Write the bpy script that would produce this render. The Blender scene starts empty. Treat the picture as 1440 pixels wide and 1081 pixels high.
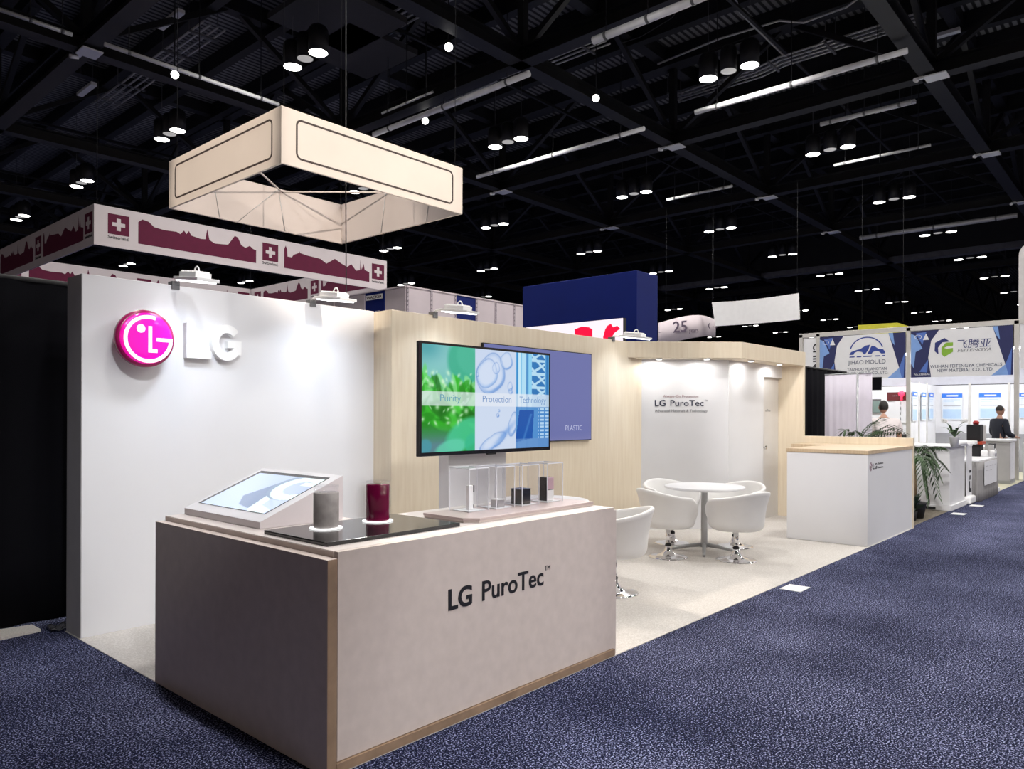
import bpy, bmesh, math, random
from mathutils import Vector, Matrix
import numpy as np

random.seed(7)
sc = bpy.context.scene
COL = sc.collection
PI = math.pi

# ------------------------------------------------------------------ camera, world, exposure
F_PX, PX_X, PX_Y, YAW, ROLL, EYE = 1050.1, 720.0, 581.9, 0.8447, 0.0035, 1.58
FWD = Vector((math.sin(YAW), math.cos(YAW), 0))
_r = Vector((math.cos(YAW), -math.sin(YAW), 0))
_u = Vector((0, 0, 1))
RGT = _r * math.cos(ROLL) + _u * math.sin(ROLL)
UPV = -_r * math.sin(ROLL) + _u * math.cos(ROLL)
CAM = Vector((0, 0, EYE))
cd = bpy.data.cameras.new('camera')
cam = bpy.data.objects.new('camera', cd)
COL.objects.link(cam)
cd.sensor_fit = 'HORIZONTAL'
cd.sensor_width = 36.0
cd.lens = F_PX / 1440 * 36
cd.shift_x = 0.0
cd.shift_y = (PX_Y - 540.5) / 1440
cd.clip_end = 400
m3 = Matrix((RGT, UPV, -FWD)).transposed()
cam.matrix_world = Matrix.Translation(CAM) @ m3.to_4x4()
sc.camera = cam

w = bpy.data.worlds.new('hall_air')
sc.world = w
w.use_nodes = True
w.node_tree.nodes['Background'].inputs[0].default_value = (1.0, 0.83, 0.71, 1)
w.node_tree.nodes['Background'].inputs[1].default_value = 0.33
sc.view_settings.view_transform = 'Standard'
sc.view_settings.look = 'None'
sc.view_settings.gamma = 1
sc.view_settings.use_curve_mapping = False
sc.view_settings.exposure = 0.2
LAMP_W = 255        # each pendant cluster of the hall
FLOOD_W = 2.3        # arm floodlights on the booth walls
DOWN_W = 1.5        # puck downlights in the soffit
SPOT_W = 2600
ADDED_FRONT_W = 3300      # added unseen spotlights that brighten the booth from over the aisle


# ------------------------------------------------------------------ picture coordinates -> points on planes of the place
def ray(x, y):
    return RGT * ((x - PX_X) / F_PX) - UPV * ((y - PX_Y) / F_PX) + FWD


def on_z(x, y, z):
    d = ray(x, y); return CAM + d * ((z - EYE) / d.z)


def on_x(x, y, X):
    d = ray(x, y); return CAM + d * (X / d.x)


def on_y(x, y, Y):
    d = ray(x, y); return CAM + d * (Y / d.y)


def at_d(x, y, D):
    return CAM + ray(x, y) * D


def proj(p):
    v = Vector(p) - CAM
    z = v.dot(FWD)
    return (PX_X + F_PX * v.dot(RGT) / z, PX_Y - F_PX * v.dot(UPV) / z, z)


# ------------------------------------------------------------------ materials
def srgb(r, g, b):
    def f(c):
        c /= 255
        return c / 12.92 if c <= 0.04045 else ((c + 0.055) / 1.055) ** 2.4
    return (f(r), f(g), f(b), 1)


MATS = {}


def mat(name, col, rough=0.5, metal=0.0, emit=None, es=0.0, spec=0.5, var=0.05, scale=6.0, bump=0.0, bscale=80.0, coat=0.0, transl=0.0):
    if name in MATS:
        return MATS[name]
    m = bpy.data.materials.new(name)
    m.use_nodes = True
    nt = m.node_tree
    b = nt.nodes['Principled BSDF']
    b.inputs['Roughness'].default_value = rough
    b.inputs['Metallic'].default_value = metal
    b.inputs['Specular IOR Level'].default_value = spec
    b.inputs['Coat Weight'].default_value = coat
    if len(col) == 3:
        col = (*col, 1)
    tc = nt.nodes.new('ShaderNodeTexCoord')
    n = nt.nodes.new('ShaderNodeTexNoise')
    n.inputs['Scale'].default_value = scale
    n.inputs['Detail'].default_value = 4
    nt.links.new(tc.outputs['Object'], n.inputs['Vector'])
    r = nt.nodes.new('ShaderNodeValToRGB')
    r.color_ramp.elements[0].position = 0.3
    r.color_ramp.elements[1].position = 0.7
    r.color_ramp.elements[0].color = tuple(c * (1 - var) for c in col[:3]) + (1,)
    r.color_ramp.elements[1].color = tuple(min(1, c * (1 + var)) for c in col[:3]) + (1,)
    nt.links.new(n.outputs['Fac'], r.inputs['Fac'])
    nt.links.new(r.outputs['Color'], b.inputs['Base Color'])
    if bump:
        n2 = nt.nodes.new('ShaderNodeTexNoise')
        n2.inputs['Scale'].default_value = bscale
        nt.links.new(tc.outputs['Object'], n2.inputs['Vector'])
        bp = nt.nodes.new('ShaderNodeBump')
        bp.inputs['Strength'].default_value = bump
        bp.inputs['Distance'].default_value = 0.01
        nt.links.new(n2.outputs['Fac'], bp.inputs['Height'])
        nt.links.new(bp.outputs['Normal'], b.inputs['Normal'])
    if emit:
        b.inputs['Emission Color'].default_value = emit if len(emit) == 4 else (*emit, 1)
        b.inputs['Emission Strength'].default_value = es
    if transl:
        out = nt.nodes['Material Output']
        t = nt.nodes.new('ShaderNodeBsdfTranslucent')
        nt.links.new(r.outputs['Color'], t.inputs['Color'])
        mx = nt.nodes.new('ShaderNodeMixShader')
        mx.inputs[0].default_value = transl
        nt.links.new(b.outputs[0], mx.inputs[1])
        nt.links.new(t.outputs[0], mx.inputs[2])
        nt.links.new(mx.outputs[0], out.inputs['Surface'])
    MATS[name] = m
    return m


def carpet(name, dark, mid, light, s1, s2):
    m = bpy.data.materials.new(name)
    m.use_nodes = True
    nt = m.node_tree
    b = nt.nodes['Principled BSDF']
    b.inputs['Roughness'].default_value = 0.95
    b.inputs['Specular IOR Level'].default_value = 0.1
    tc = nt.nodes.new('ShaderNodeTexCoord')
    n = nt.nodes.new('ShaderNodeTexNoise')
    n.inputs['Scale'].default_value = s1
    n.inputs['Detail'].default_value = 2
    n.inputs['Roughness'].default_value = 0.6
    nt.links.new(tc.outputs['Object'], n.inputs['Vector'])
    r = nt.nodes.new('ShaderNodeValToRGB')
    e = r.color_ramp.elements
    e[0].position = 0.44; e[0].color = (*dark, 1)
    e[1].position = 0.70; e[1].color = (*light, 1)
    k = e.new(0.535); k.color = (*mid, 1)
    n3 = nt.nodes.new('ShaderNodeTexNoise')
    n3.inputs['Scale'].default_value = s2
    n3.inputs['Detail'].default_value = 3
    nt.links.new(tc.outputs['Object'], n3.inputs['Vector'])
    ma = nt.nodes.new('ShaderNodeMath'); ma.operation = 'MULTIPLY_ADD'
    ma.inputs[1].default_value = 0.17; ma.inputs[2].default_value = -0.085
    nt.links.new(n3.outputs['Fac'], ma.inputs[0])
    ad = nt.nodes.new('ShaderNodeMath'); ad.operation = 'ADD'
    nt.links.new(n.outputs['Fac'], ad.inputs[0])
    nt.links.new(ma.outputs[0], ad.inputs[1])
    nt.links.new(ad.outputs[0], r.inputs['Fac'])
    nt.links.new(r.outputs['Color'], b.inputs['Base Color'])
    bp = nt.nodes.new('ShaderNodeBump')
    bp.inputs['Strength'].default_value = 0.5
    bp.inputs['Distance'].default_value = 0.006
    nt.links.new(n.outputs['Fac'], bp.inputs['Height'])
    nt.links.new(bp.outputs['Normal'], b.inputs['Normal'])
    return m


def wood(name, a, c, sx=14.0, rough=0.45):
    m = bpy.data.materials.new(name)
    m.use_nodes = True
    nt = m.node_tree
    b = nt.nodes['Principled BSDF']
    b.inputs['Roughness'].default_value = rough
    tc = nt.nodes.new('ShaderNodeTexCoord')
    mp = nt.nodes.new('ShaderNodeMapping')
    mp.inputs['Scale'].default_value = (sx, sx, 0.6)
    n = nt.nodes.new('ShaderNodeTexNoise')
    n.inputs['Scale'].default_value = 3.0
    n.inputs['Detail'].default_value = 6
    n.inputs['Distortion'].default_value = 0.3
    nt.links.new(tc.outputs['Object'], mp.inputs['Vector'])
    nt.links.new(mp.outputs[0], n.inputs['Vector'])
    r = nt.nodes.new('ShaderNodeValToRGB')
    r.color_ramp.elements[0].position = 0.32; r.color_ramp.elements[0].color = (*a, 1)
    r.color_ramp.elements[1].position = 0.68; r.color_ramp.elements[1].color = (*c, 1)
    nt.links.new(n.outputs['Fac'], r.inputs['Fac'])
    nt.links.new(r.outputs['Color'], b.inputs['Base Color'])
    return m


def acrylic():
    m = bpy.data.materials.new('clear_acrylic')
    m.use_nodes = True
    nt = m.node_tree
    nt.nodes.remove(nt.nodes['Principled BSDF'])
    out = nt.nodes['Material Output']
    t = nt.nodes.new('ShaderNodeBsdfTransparent')
    t.inputs['Color'].default_value = (0.99, 0.99, 0.995, 1)
    g = nt.nodes.new('ShaderNodeBsdfGlossy')
    g.inputs['Roughness'].default_value = 0.02
    f = nt.nodes.new('ShaderNodeLayerWeight'); f.inputs['Blend'].default_value = 0.12
    k = nt.nodes.new('ShaderNodeMath'); k.operation = 'MULTIPLY_ADD'; k.inputs[1].default_value = 0.18; k.inputs[2].default_value = 0.012
    nt.links.new(f.outputs['Facing'], k.inputs[0]); f = k
    mx = nt.nodes.new('ShaderNodeMixShader')
    nt.links.new(f.outputs[0], mx.inputs[0])
    nt.links.new(t.outputs[0], mx.inputs[1])
    nt.links.new(g.outputs[0], mx.inputs[2])
    nt.links.new(mx.outputs[0], out.inputs['Surface'])
    return m


def deck_mat():
    m = bpy.data.materials.new('corrugated_deck')
    m.use_nodes = True
    nt = m.node_tree
    b = nt.nodes['Principled BSDF']
    b.inputs['Roughness'].default_value = 0.6
    tc = nt.nodes.new('ShaderNodeTexCoord')
    wv = nt.nodes.new('ShaderNodeTexWave')
    wv.bands_direction = 'Y'
    wv.inputs['Scale'].default_value = 1.6
    wv.inputs['Distortion'].default_value = 0
    nt.links.new(tc.outputs['Object'], wv.inputs['Vector'])
    r = nt.nodes.new('ShaderNodeValToRGB')
    r.color_ramp.elements[0].position = 0.25; r.color_ramp.elements[0].color = (0.02, 0.02, 0.023, 1)
    r.color_ramp.elements[1].position = 0.6; r.color_ramp.elements[1].color = (0.42, 0.425, 0.43, 1)
    nt.links.new(wv.outputs['Color'], r.inputs['Fac'])
    n = nt.nodes.new('ShaderNodeTexNoise'); n.inputs['Scale'].default_value = 0.35
    nt.links.new(tc.outputs['Object'], n.inputs['Vector'])
    mx = nt.nodes.new('ShaderNodeMix'); mx.data_type = 'RGBA'; mx.blend_type = 'MULTIPLY'
    mx.inputs['Factor'].default_value = 0.8
    nt.links.new(r.outputs['Color'], mx.inputs['A'])
    nt.links.new(n.outputs['Fac'], mx.inputs['B'])
    nt.links.new(mx.outputs['Result'], b.inputs['Base Color'])
    return m


def screen_mat(name, strength, gloss=0.5):
    m = bpy.data.materials.new(name)
    m.use_nodes = True
    nt = m.node_tree
    b = nt.nodes['Principled BSDF']
    b.inputs['Base Color'].default_value = (0.01, 0.01, 0.012, 1)
    b.inputs['Roughness'].default_value = 0.12
    b.inputs['Specular IOR Level'].default_value = gloss
    a = nt.nodes.new('ShaderNodeVertexColor'); a.layer_name = 'picture'
    nt.links.new(a.outputs['Color'], b.inputs['Emission Color'])
    b.inputs['Emission Strength'].default_value = strength
    return m


WHITE = mat('white_laminate', (0.74, 0.74, 0.765), 0.45, var=0.015, scale=2)
PAINT = mat('white_paint', (0.73, 0.73, 0.75), 0.6, var=0.015, scale=3)
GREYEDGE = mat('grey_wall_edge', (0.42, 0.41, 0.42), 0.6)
WOODM = wood('pale_oak', (0.68, 0.58, 0.44), (0.74, 0.65, 0.51), 9.0)
WOODD = wood('oak_counter_top', (0.5, 0.37, 0.24), (0.6, 0.47, 0.32))
MAUVE = mat('mauve_laminate', (0.63, 0.54, 0.50), 0.42, spec=0.5, var=0.05, scale=14, bump=0.05, bscale=300)
MAUVED = mat('brown_edge_board', (0.3, 0.2, 0.13), 0.5, var=0.2, scale=9)
TOPW = mat('pinkish_white_top', (0.66, 0.6, 0.58), 0.4, var=0.02)
BLACK = mat('black_gloss', (0.012, 0.012, 0.014), 0.12, spec=0.6)
BLACKM = mat('black_matte', (0.012, 0.012, 0.014), 0.7)
DRAPE = mat('black_drape_cloth', (0.006, 0.006, 0.008), 0.95, spec=0.05, bump=0.3, bscale=200)
STEEL = mat('black_painted_steel', (0.010, 0.010, 0.011), 0.5, var=0.3, scale=2)
STEELG = mat('grey_painted_steel', (0.12, 0.12, 0.125), 0.5, var=0.2, scale=3)
PIPE = mat('pale_insulated_pipe', (0.85, 0.85, 0.86), 0.35, var=0.1, scale=4)
PIPEG = mat('grey_conduit', (0.5, 0.5, 0.5), 0.4, metal=0.3)
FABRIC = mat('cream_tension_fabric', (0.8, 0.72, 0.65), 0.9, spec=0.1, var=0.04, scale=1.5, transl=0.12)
INNER_SHADE = mat('inner_shade_fabric', (0.52, 0.465, 0.44), 0.9, spec=0.1, var=0.04, scale=1.5, transl=0.1)  # greyer copy of the sign fabric, shade inside the canopy put into the colour
PRINT_DK = mat('dark_brown_print', (0.05, 0.035, 0.03), 0.7)
CHROME = mat('chrome', (0.85, 0.85, 0.87), 0.08, metal=1.0, var=0.01)
ALU = mat('grey_aluminium', (0.42, 0.43, 0.44), 0.35, metal=0.6)
ALUL = mat('light_aluminium', (0.62, 0.6, 0.57), 0.4, metal=0.3)
LEATH = mat('white_leatherette', (0.8, 0.79, 0.78), 0.4, var=0.02)
INK = mat('black_ink', (0.008, 0.008, 0.012), 0.5)
INKB = mat('navy_ink', (0.02, 0.025, 0.06), 0.5)
INKG = mat('grey_ink', (0.2, 0.2, 0.22), 0.5)
INKP = mat('rose_grey_ink', (0.4, 0.26, 0.28), 0.5)
MAG = mat('magenta_acrylic', (0.8, 0.005, 0.32), 0.15, emit=(0.9, 0.0, 0.42), es=0.42, var=0.03, coat=0.5)
MAGD = mat('dark_magenta_rim', (0.32, 0.004, 0.09), 0.25, var=0.05)
LOGOW = mat('white_logo_inlay', (0.85, 0.85, 0.88), 0.3, emit=(0.9, 0.9, 1.0), es=0.25, var=0.01)
LETW = mat('white_letter_acrylic', (0.9, 0.9, 0.9), 0.3, var=0.01)
LAMPON = mat('lit_diffuser', (0.9, 0.9, 0.9), 0.5, emit=(1.0, 0.98, 0.92), es=9.0)
LAMPDIM = mat('dim_diffuser', (0.5, 0.5, 0.5), 0.5, emit=(1.0, 0.97, 0.92), es=0.28)
LEDW = mat('led_lens', (0.9, 0.9, 0.9), 0.4, emit=(0.95, 0.97, 1.0), es=5.0)
ACR = acrylic()
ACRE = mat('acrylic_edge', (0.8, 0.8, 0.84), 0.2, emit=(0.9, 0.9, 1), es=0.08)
SWRED = mat('swiss_crimson_print', (0.115, 0.001, 0.032), 0.8, var=0.08)
SWWHT = mat('banner_white_cloth', (0.70, 0.63, 0.64), 0.9, spec=0.1, var=0.03, scale=2)
BLUE = mat('cobalt_panel', (0.001, 0.010, 0.13), 0.6, spec=0.2, var=0.06, scale=2)
LAV = mat('pale_lavender_panel', (0.62, 0.54, 0.57), 0.7, var=0.05, scale=2)
NAVY = mat('navy_print', (0.018, 0.022, 0.1), 0.7)
MIDB = mat('mid_blue_print', (0.08, 0.16, 0.5), 0.7)
SKYB = mat('sky_blue_print', (0.2, 0.35, 0.7), 0.7)
VINYL = mat('white_vinyl', (0.75, 0.75, 0.78), 0.6, var=0.02)
LIME = mat('lime_print', (0.22, 0.42, 0.04), 0.7)
YEL = mat('yellow_green_banner', (0.45, 0.42, 0.03), 0.8, var=0.1)
GREEN = mat('palm_leaf', (0.035, 0.075, 0.025), 0.45, var=0.4, scale=12)
TRUNK = mat('palm_stem', (0.2, 0.14, 0.08), 0.8, var=0.3, scale=20)
SKIN = mat('skin', (0.42, 0.23, 0.16), 0.55)
HAIR = mat('dark_hair', (0.012, 0.009, 0.008), 0.6)
SHIRTW = mat('white_polo_cloth', (0.66, 0.6, 0.6), 0.85, var=0.05)
SHIRTD = mat('dark_navy_jacket', (0.012, 0.014, 0.026), 0.85)
TROU = mat('dark_trousers', (0.015, 0.015, 0.02), 0.85)
CARPETB = carpet('blue_speckled_carpet', (0.002, 0.003, 0.015), (0.009, 0.013, 0.056), (0.48, 0.51, 0.78), 105, 0.8)
CARPETC = carpet('cream_carpet', (0.57, 0.535, 0.50), (0.64, 0.605, 0.57), (0.70, 0.67, 0.64), 90, 2.0)
CARPETG = carpet('taupe_carpet', (0.12, 0.105, 0.085), (0.2, 0.175, 0.14), (0.3, 0.27, 0.22), 90, 2.0)
DECK = deck_mat()


# ------------------------------------------------------------------ mesh builder
class MB:
    def __init__(s):
        s.v, s.f, s.mi, s.sm = [], [], [], []

    def add(s, vs, fs, mi=0, sm=False):
        o = len(s.v)
        s.v += [Vector(q) for q in vs]
        for q in fs:
            s.f.append([i + o for i in q]); s.mi.append(mi); s.sm.append(sm)
        return s

    def box(s, x0, x1, y0, y1, z0, z1, mi=0):
        vs = [(x, y, z) for z in (z0, z1) for y in (y0, y1) for x in (x0, x1)]
        return s.add(vs, [(0, 2, 3, 1), (4, 5, 7, 6), (0, 1, 5, 4), (2, 6, 7, 3), (0, 4, 6, 2), (1, 3, 7, 5)], mi)

    def obox(s, c, ax, ay, az, mi=0):
        c, ax, ay, az = map(Vector, (c, ax, ay, az))
        vs = [c + ax * i + ay * j + az * k for k in (-1, 1) for j in (-1, 1) for i in (-1, 1)]
        return s.add(vs, [(0, 2, 3, 1), (4, 5, 7, 6), (0, 1, 5, 4), (2, 6, 7, 3), (0, 4, 6, 2), (1, 3, 7, 5)], mi)

    def prism(s, pts, d, mi=0, sm=False):
        pts = [Vector(p) for p in pts]; d = Vector(d); n = len(pts)
        s.add(pts + [p + d for p in pts], [tuple(range(n))[::-1], tuple(range(n, 2 * n))], mi)
        o = len(s.v) - 2 * n
        for i in range(n):
            j = (i + 1) % n
            s.f.append([o + i, o + j, o + n + j, o + n + i]); s.mi.append(mi); s.sm.append(sm)
        return s

    def tube(s, pts, r, seg=8, mi=0, caps=True, r1=None):
        pts = [Vector(p) for p in pts]; n = len(pts)
        rings = []
        prev = None
        for i, p in enumerate(pts):
            t = (pts[min(i + 1, n - 1)] - pts[max(i - 1, 0)]).normalized()
            a = Vector((0, 0, 1)) if abs(t.z) < 0.95 else Vector((1, 0, 0))
            if prev is not None:
                a = prev
            u = t.cross(a).normalized(); q = u.cross(t).normalized(); prev = q
            rr = r if r1 is None else r + (r1 - r) * i / (n - 1)
            rings.append([p + (u * math.cos(2 * PI * k / seg) + q * math.sin(2 * PI * k / seg)) * rr for k in range(seg)])
        vs = [v for R in rings for v in R]
        fs = []
        for i in range(n - 1):
            for k in range(seg):
                k2 = (k + 1) % seg
                fs.append((i * seg + k, i * seg + k2, (i + 1) * seg + k2, (i + 1) * seg + k))
        s.add(vs, fs, mi, True)
        if caps:
            o = len(s.v) - len(vs)
            for base, rev in ((0, False), ((n - 1) * seg, True)):
                f = [o + base + k for k in range(seg)]
                s.f.append(f if rev else f[::-1]); s.mi.append(mi); s.sm.append(False)
        return s

    def cyl(s, p0, p1, r, seg=16, mi=0, r1=None):
        return s.tube([p0, p1], r, seg, mi, True, r1)

    def lathe(s, c, prof, seg=32, mi=0, axis='Z', sm=True):
        c = Vector(c)
        vs, fs = [], []
        for r, h in prof:
            for k in range(seg):
                a = 2 * PI * k / seg
                if axis == 'Z':
                    vs.append(c + Vector((r * math.cos(a), r * math.sin(a), h)))
                else:
                    vs.append(c + Vector((r * math.cos(a), -h, r * math.sin(a))))
        n = len(prof)
        for i in range(n - 1):
            for k in range(seg):
                k2 = (k + 1) % seg
                fs.append((i * seg + k, i * seg + k2, (i + 1) * seg + k2, (i + 1) * seg + k))
        fs.append(tuple(range(seg))[::-1])
        fs.append(tuple((n - 1) * seg + k for k in range(seg)))
        return s.add(vs, fs, mi, sm)

    def grid(s, fn, nu, nv, mi=0, sm=True, wrap=False):
        vs = [fn(i / (nu if wrap else nu - 1), j / (nv - 1)) for j in range(nv) for i in range(nu)]
        fs = []
        for j in range(nv - 1):
            for i in range(nu if wrap else nu - 1):
                i2 = (i + 1) % nu
                fs.append((j * nu + i, j * nu + i2, (j + 1) * nu + i2, (j + 1) * nu + i))
        return s.add(vs, fs, mi, sm)

    def build(s, name, mats, parent=None, bevel=0.0, seg=2):
        if not isinstance(mats, (list, tuple)):
            mats = [mats]
        off = Vector((0, 0, 0)) if parent is None else world_loc(parent)
        me = bpy.data.meshes.new(name)
        me.from_pydata([tuple(v - off) for v in s.v], [], s.f)
        for m in mats:
            me.materials.append(m)
        me.polygons.foreach_set('material_index', s.mi)
        me.polygons.foreach_set('use_smooth', s.sm)
        me.update()
        bm = bmesh.new(); bm.from_mesh(me)
        bmesh.ops.recalc_face_normals(bm, faces=bm.faces)
        bm.to_mesh(me); bm.free()
        o = bpy.data.objects.new(name, me)
        COL.objects.link(o)
        if parent is not None:
            o.parent = parent
        if bevel:
            b = o.modifiers.new('edge', 'BEVEL')
            b.width = bevel; b.segments = seg; b.limit_method = 'ANGLE'; b.angle_limit = math.radians(40)
        return o


def world_loc(o):
    v = Vector((0, 0, 0))
    while o is not None:
        v += o.location
        o = o.parent
    return v


def tag(o, label, cat, group=None, kind=None):
    o['label'] = label; o['category'] = cat
    if group: o['group'] = group
    if kind: o['kind'] = kind
    return o


def thing(name, label, cat, loc=(0, 0, 0), group=None):
    o = bpy.data.objects.new(name, None)
    o.empty_display_size = 0.1
    COL.objects.link(o)
    o.location = loc
    return tag(o, label, cat, group)


def struct(o, label=None):
    o['kind'] = 'structure'
    if label: o['label'] = label
    return o


def dup(root, loc, rotz, label, group=None):
    r = root.copy(); COL.objects.link(r)
    r.location = loc; r.rotation_euler = (0, 0, rotz)
    r['label'] = label
    if group: r['group'] = group
    for ch in list(root.children):
        c = ch.copy(); COL.objects.link(c); c.parent = r
        for g in ch.children:
            d = g.copy(); COL.objects.link(d); d.parent = c
    return r


def area(name, parent, loc, direction, sx, sy, watts, col=(1, 1, 1), shape='RECTANGLE', spread=PI):
    l = bpy.data.lights.new(name, 'AREA')
    l.shape = shape; l.size = sx
    if shape in ('RECTANGLE', 'ELLIPSE'): l.size_y = sy
    l.energy = watts; l.color = col; l.spread = spread
    o = bpy.data.objects.new(name, l)
    COL.objects.link(o)
    off = world_loc(parent) if parent else Vector((0, 0, 0))
    o.location = Vector(loc) - off
    o.rotation_euler = Vector(direction).to_track_quat('-Z', 'Y').to_euler()
    if parent: o.parent = parent
    return o


def spot(name, parent, loc, target, watts, angle, col=(1, 1, 1), blend=0.5, radius=0.1):
    l = bpy.data.lights.new(name, 'SPOT')
    l.energy = watts; l.color = col; l.spot_size = angle; l.spot_blend = blend; l.shadow_soft_size = radius
    o = bpy.data.objects.new(name, l)
    COL.objects.link(o)
    off = world_loc(parent) if parent else Vector((0, 0, 0))
    o.location = Vector(loc) - off
    o.rotation_euler = (Vector(target) - Vector(loc)).to_track_quat('-Z', 'Y').to_euler()
    if parent: o.parent = parent
    return o


# ------------------------------------------------------------------ lettering
_tcache = {}


def text_raw(s, bold=0.0, shear=0.0, space=1.0):
    key = (s, bold, shear, space)
    if key in _tcache:
        return _tcache[key]
    c = bpy.data.curves.new('lettering', 'FONT')
    c.body = s; c.size = 1.0; c.offset = bold; c.shear = shear; c.space_character = space
    c.resolution_u = 4
    o = bpy.data.objects.new('lettering', c)
    COL.objects.link(o)
    dg = bpy.context.evaluated_depsgraph_get()
    dg.update()
    me = bpy.data.meshes.new_from_object(o.evaluated_get(dg))
    vs = [(v.co.x, v.co.y) for v in me.vertices]
    fs = [tuple(p.vertices) for p in me.polygons]
    bpy.data.objects.remove(o); bpy.data.meshes.remove(me); bpy.data.curves.remove(c)
    _tcache[key] = (vs, fs)
    return vs, fs


CAPH = None


def letter(mb, s, origin, xd, yd, width=None, cap=0.1, depth=0.002, bold=0.0, shear=0.0, align='L', mi=0, space=1.0):
    """lettering as a shallow solid: baseline-left origin, xd along the line, yd up"""
    global CAPH
    if CAPH is None:
        CAPH = max(v[1] for v in text_raw('H')[0])
    vs, fs = text_raw(s, bold, shear, space)
    if not vs:
        return mb
    x0 = min(v[0] for v in vs); x1 = max(v[0] for v in vs)
    sy = cap / CAPH
    sx = sy if width is None else width / (x1 - x0)
    W = (x1 - x0) * sx
    ox = {'L': 0, 'C': -W / 2, 'R': -W}[align]
    xd = Vector(xd).normalized(); yd = Vector(yd).normalized(); nd = xd.cross(yd)
    o = Vector(origin)
    P = [o + xd * ((x - x0) * sx + ox) + yd * (y * sy) for x, y in vs]
    n = len(P)
    front = [p + nd * depth for p in P]
    mb.add(P + front, [f for f in [tuple(i + n for i in q) for q in fs]], mi)
    # side walls along boundary edges
    cnt = {}
    for q in fs:
        for i in range(len(q)):
            a, b = q[i], q[(i + 1) % len(q)]
            cnt.setdefault((min(a, b), max(a, b)), []).append((a, b))
    base = len(mb.v) - 2 * n
    for e, l in cnt.items():
        if len(l) == 1:
            a, b = l[0]
            mb.f.append([base + a, base + b, base + n + b, base + n + a]); mb.mi.append(mi); mb.sm.append(False)
    return mb


X, Y, Z = Vector((1, 0, 0)), Vector((0, 1, 0)), Vector((0, 0, 1))


def arc_band(c, xd, yd, r0, r1, a0, a1, n=32):
    """outline of a ring sector in the plane xd,yd around c (degrees)"""
    c = Vector(c); xd = Vector(xd); yd = Vector(yd)
    o = [c + (xd * math.cos(math.radians(a0 + (a1 - a0) * i / n)) + yd * math.sin(math.radians(a0 + (a1 - a0) * i / n))) * r1 for i in range(n + 1)]
    i_ = [c + (xd * math.cos(math.radians(a0 + (a1 - a0) * i / n)) + yd * math.sin(math.radians(a0 + (a1 - a0) * i / n))) * r0 for i in range(n + 1)]
    return o, i_


def ring(mb, c, xd, yd, r0, r1, a0, a1, d, n=32, mi=0, ex=1.0, ey=1.0):
    xd = Vector(xd) * ex; yd = Vector(yd) * ey
    o, i_ = arc_band(c, xd, yd, r0, r1, a0, a1, n)
    d = Vector(d)
    m = len(o)
    vs = o + i_ + [p + d for p in o] + [p + d for p in i_]
    fs = []
    for k in range(m - 1):
        fs += [(k, k + 1, m + k + 1, m + k), (2 * m + k, 3 * m + k, 3 * m + k + 1, 2 * m + k + 1),
               (k, 2 * m + k, 2 * m + k + 1, k + 1), (m + k, m + k + 1, 3 * m + k + 1, 3 * m + k)]
    if abs(a1 - a0) < 359.9:
        fs += [(0, m, 3 * m, 2 * m), (m - 1, 3 * m - 1, 4 * m - 1, 2 * m - 1)]
    return mb.add(vs, fs, mi, False)


def disc(c, xd, yd, r, n=24):
    c = Vector(c); xd = Vector(xd); yd = Vector(yd)
    return [c + (xd * math.cos(2 * PI * i / n) + yd * math.sin(2 * PI * i / n)) * r for i in range(n)]


def logo_marks(mb, c, xd, yd, R, d, mi=0):
    """dot, L stroke and open ring with its bar"""
    c = Vector(c); xd = Vector(xd); yd = Vector(yd)
    P = lambda a, b: c + xd * a * R + yd * b * R
    ring(mb, P(0.05, -0.02), xd, yd, R * 0.73, R * 0.86, 72, 354, d, 48, mi)
    mb.prism([P(0.33, -0.09), P(0.90, -0.09), P(0.90, 0.04), P(0.33, 0.04)], d, mi)
    mb.prism([P(0.04, -0.50), P(0.36, -0.50), P(0.36, -0.38), P(0.17, -0.38), P(0.17, 0.45), P(0.04, 0.45)], d, mi)
    mb.prism(disc(P(-0.22, 0.34), xd, yd, R * 0.15), d, mi)


# ================================================================== THE SETTING
struct(MB().box(-60, 125, -40, 80, -0.06, 0).build('floor', CARPETB), 'blue speckled carpet of the exhibition hall aisles')
struct(MB().box(1.89, 11.6, 2.735, 5.98, -0.01, 0.004).build('floor_booth', CARPETC), 'cream carpet of the booth')
struct(MB().box(11.62, 18.2, 2.79, 9.0, -0.01, 0.003).build('floor_neighbour', CARPETG), 'taupe carpet of the next booth')
struct(MB().box(18.3, 26.0, 2.75, 9.0, -0.01, 0.003).build('floor_far_booth', mat('pale_sand_carpet', (0.42, 0.4, 0.3), 0.9)), 'pale sand carpet under the far booths')
struct(MB().box(-40, 125, -40, 80, 12.75, 12.85).build('ceiling', DECK), 'dark corrugated roof deck of the hall')
struct(MB().box(124, 125, -40, 80, 0, 12.8).build('wall_far', mat('hall_wall_dark', (0.03, 0.03, 0.035), 0.8)), 'dark far wall of the hall')
struct(MB().box(-40, 125, 78, 79, 0, 12.8).build('wall_back', MATS['hall_wall_dark']), 'dark back wall of the hall')

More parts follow.
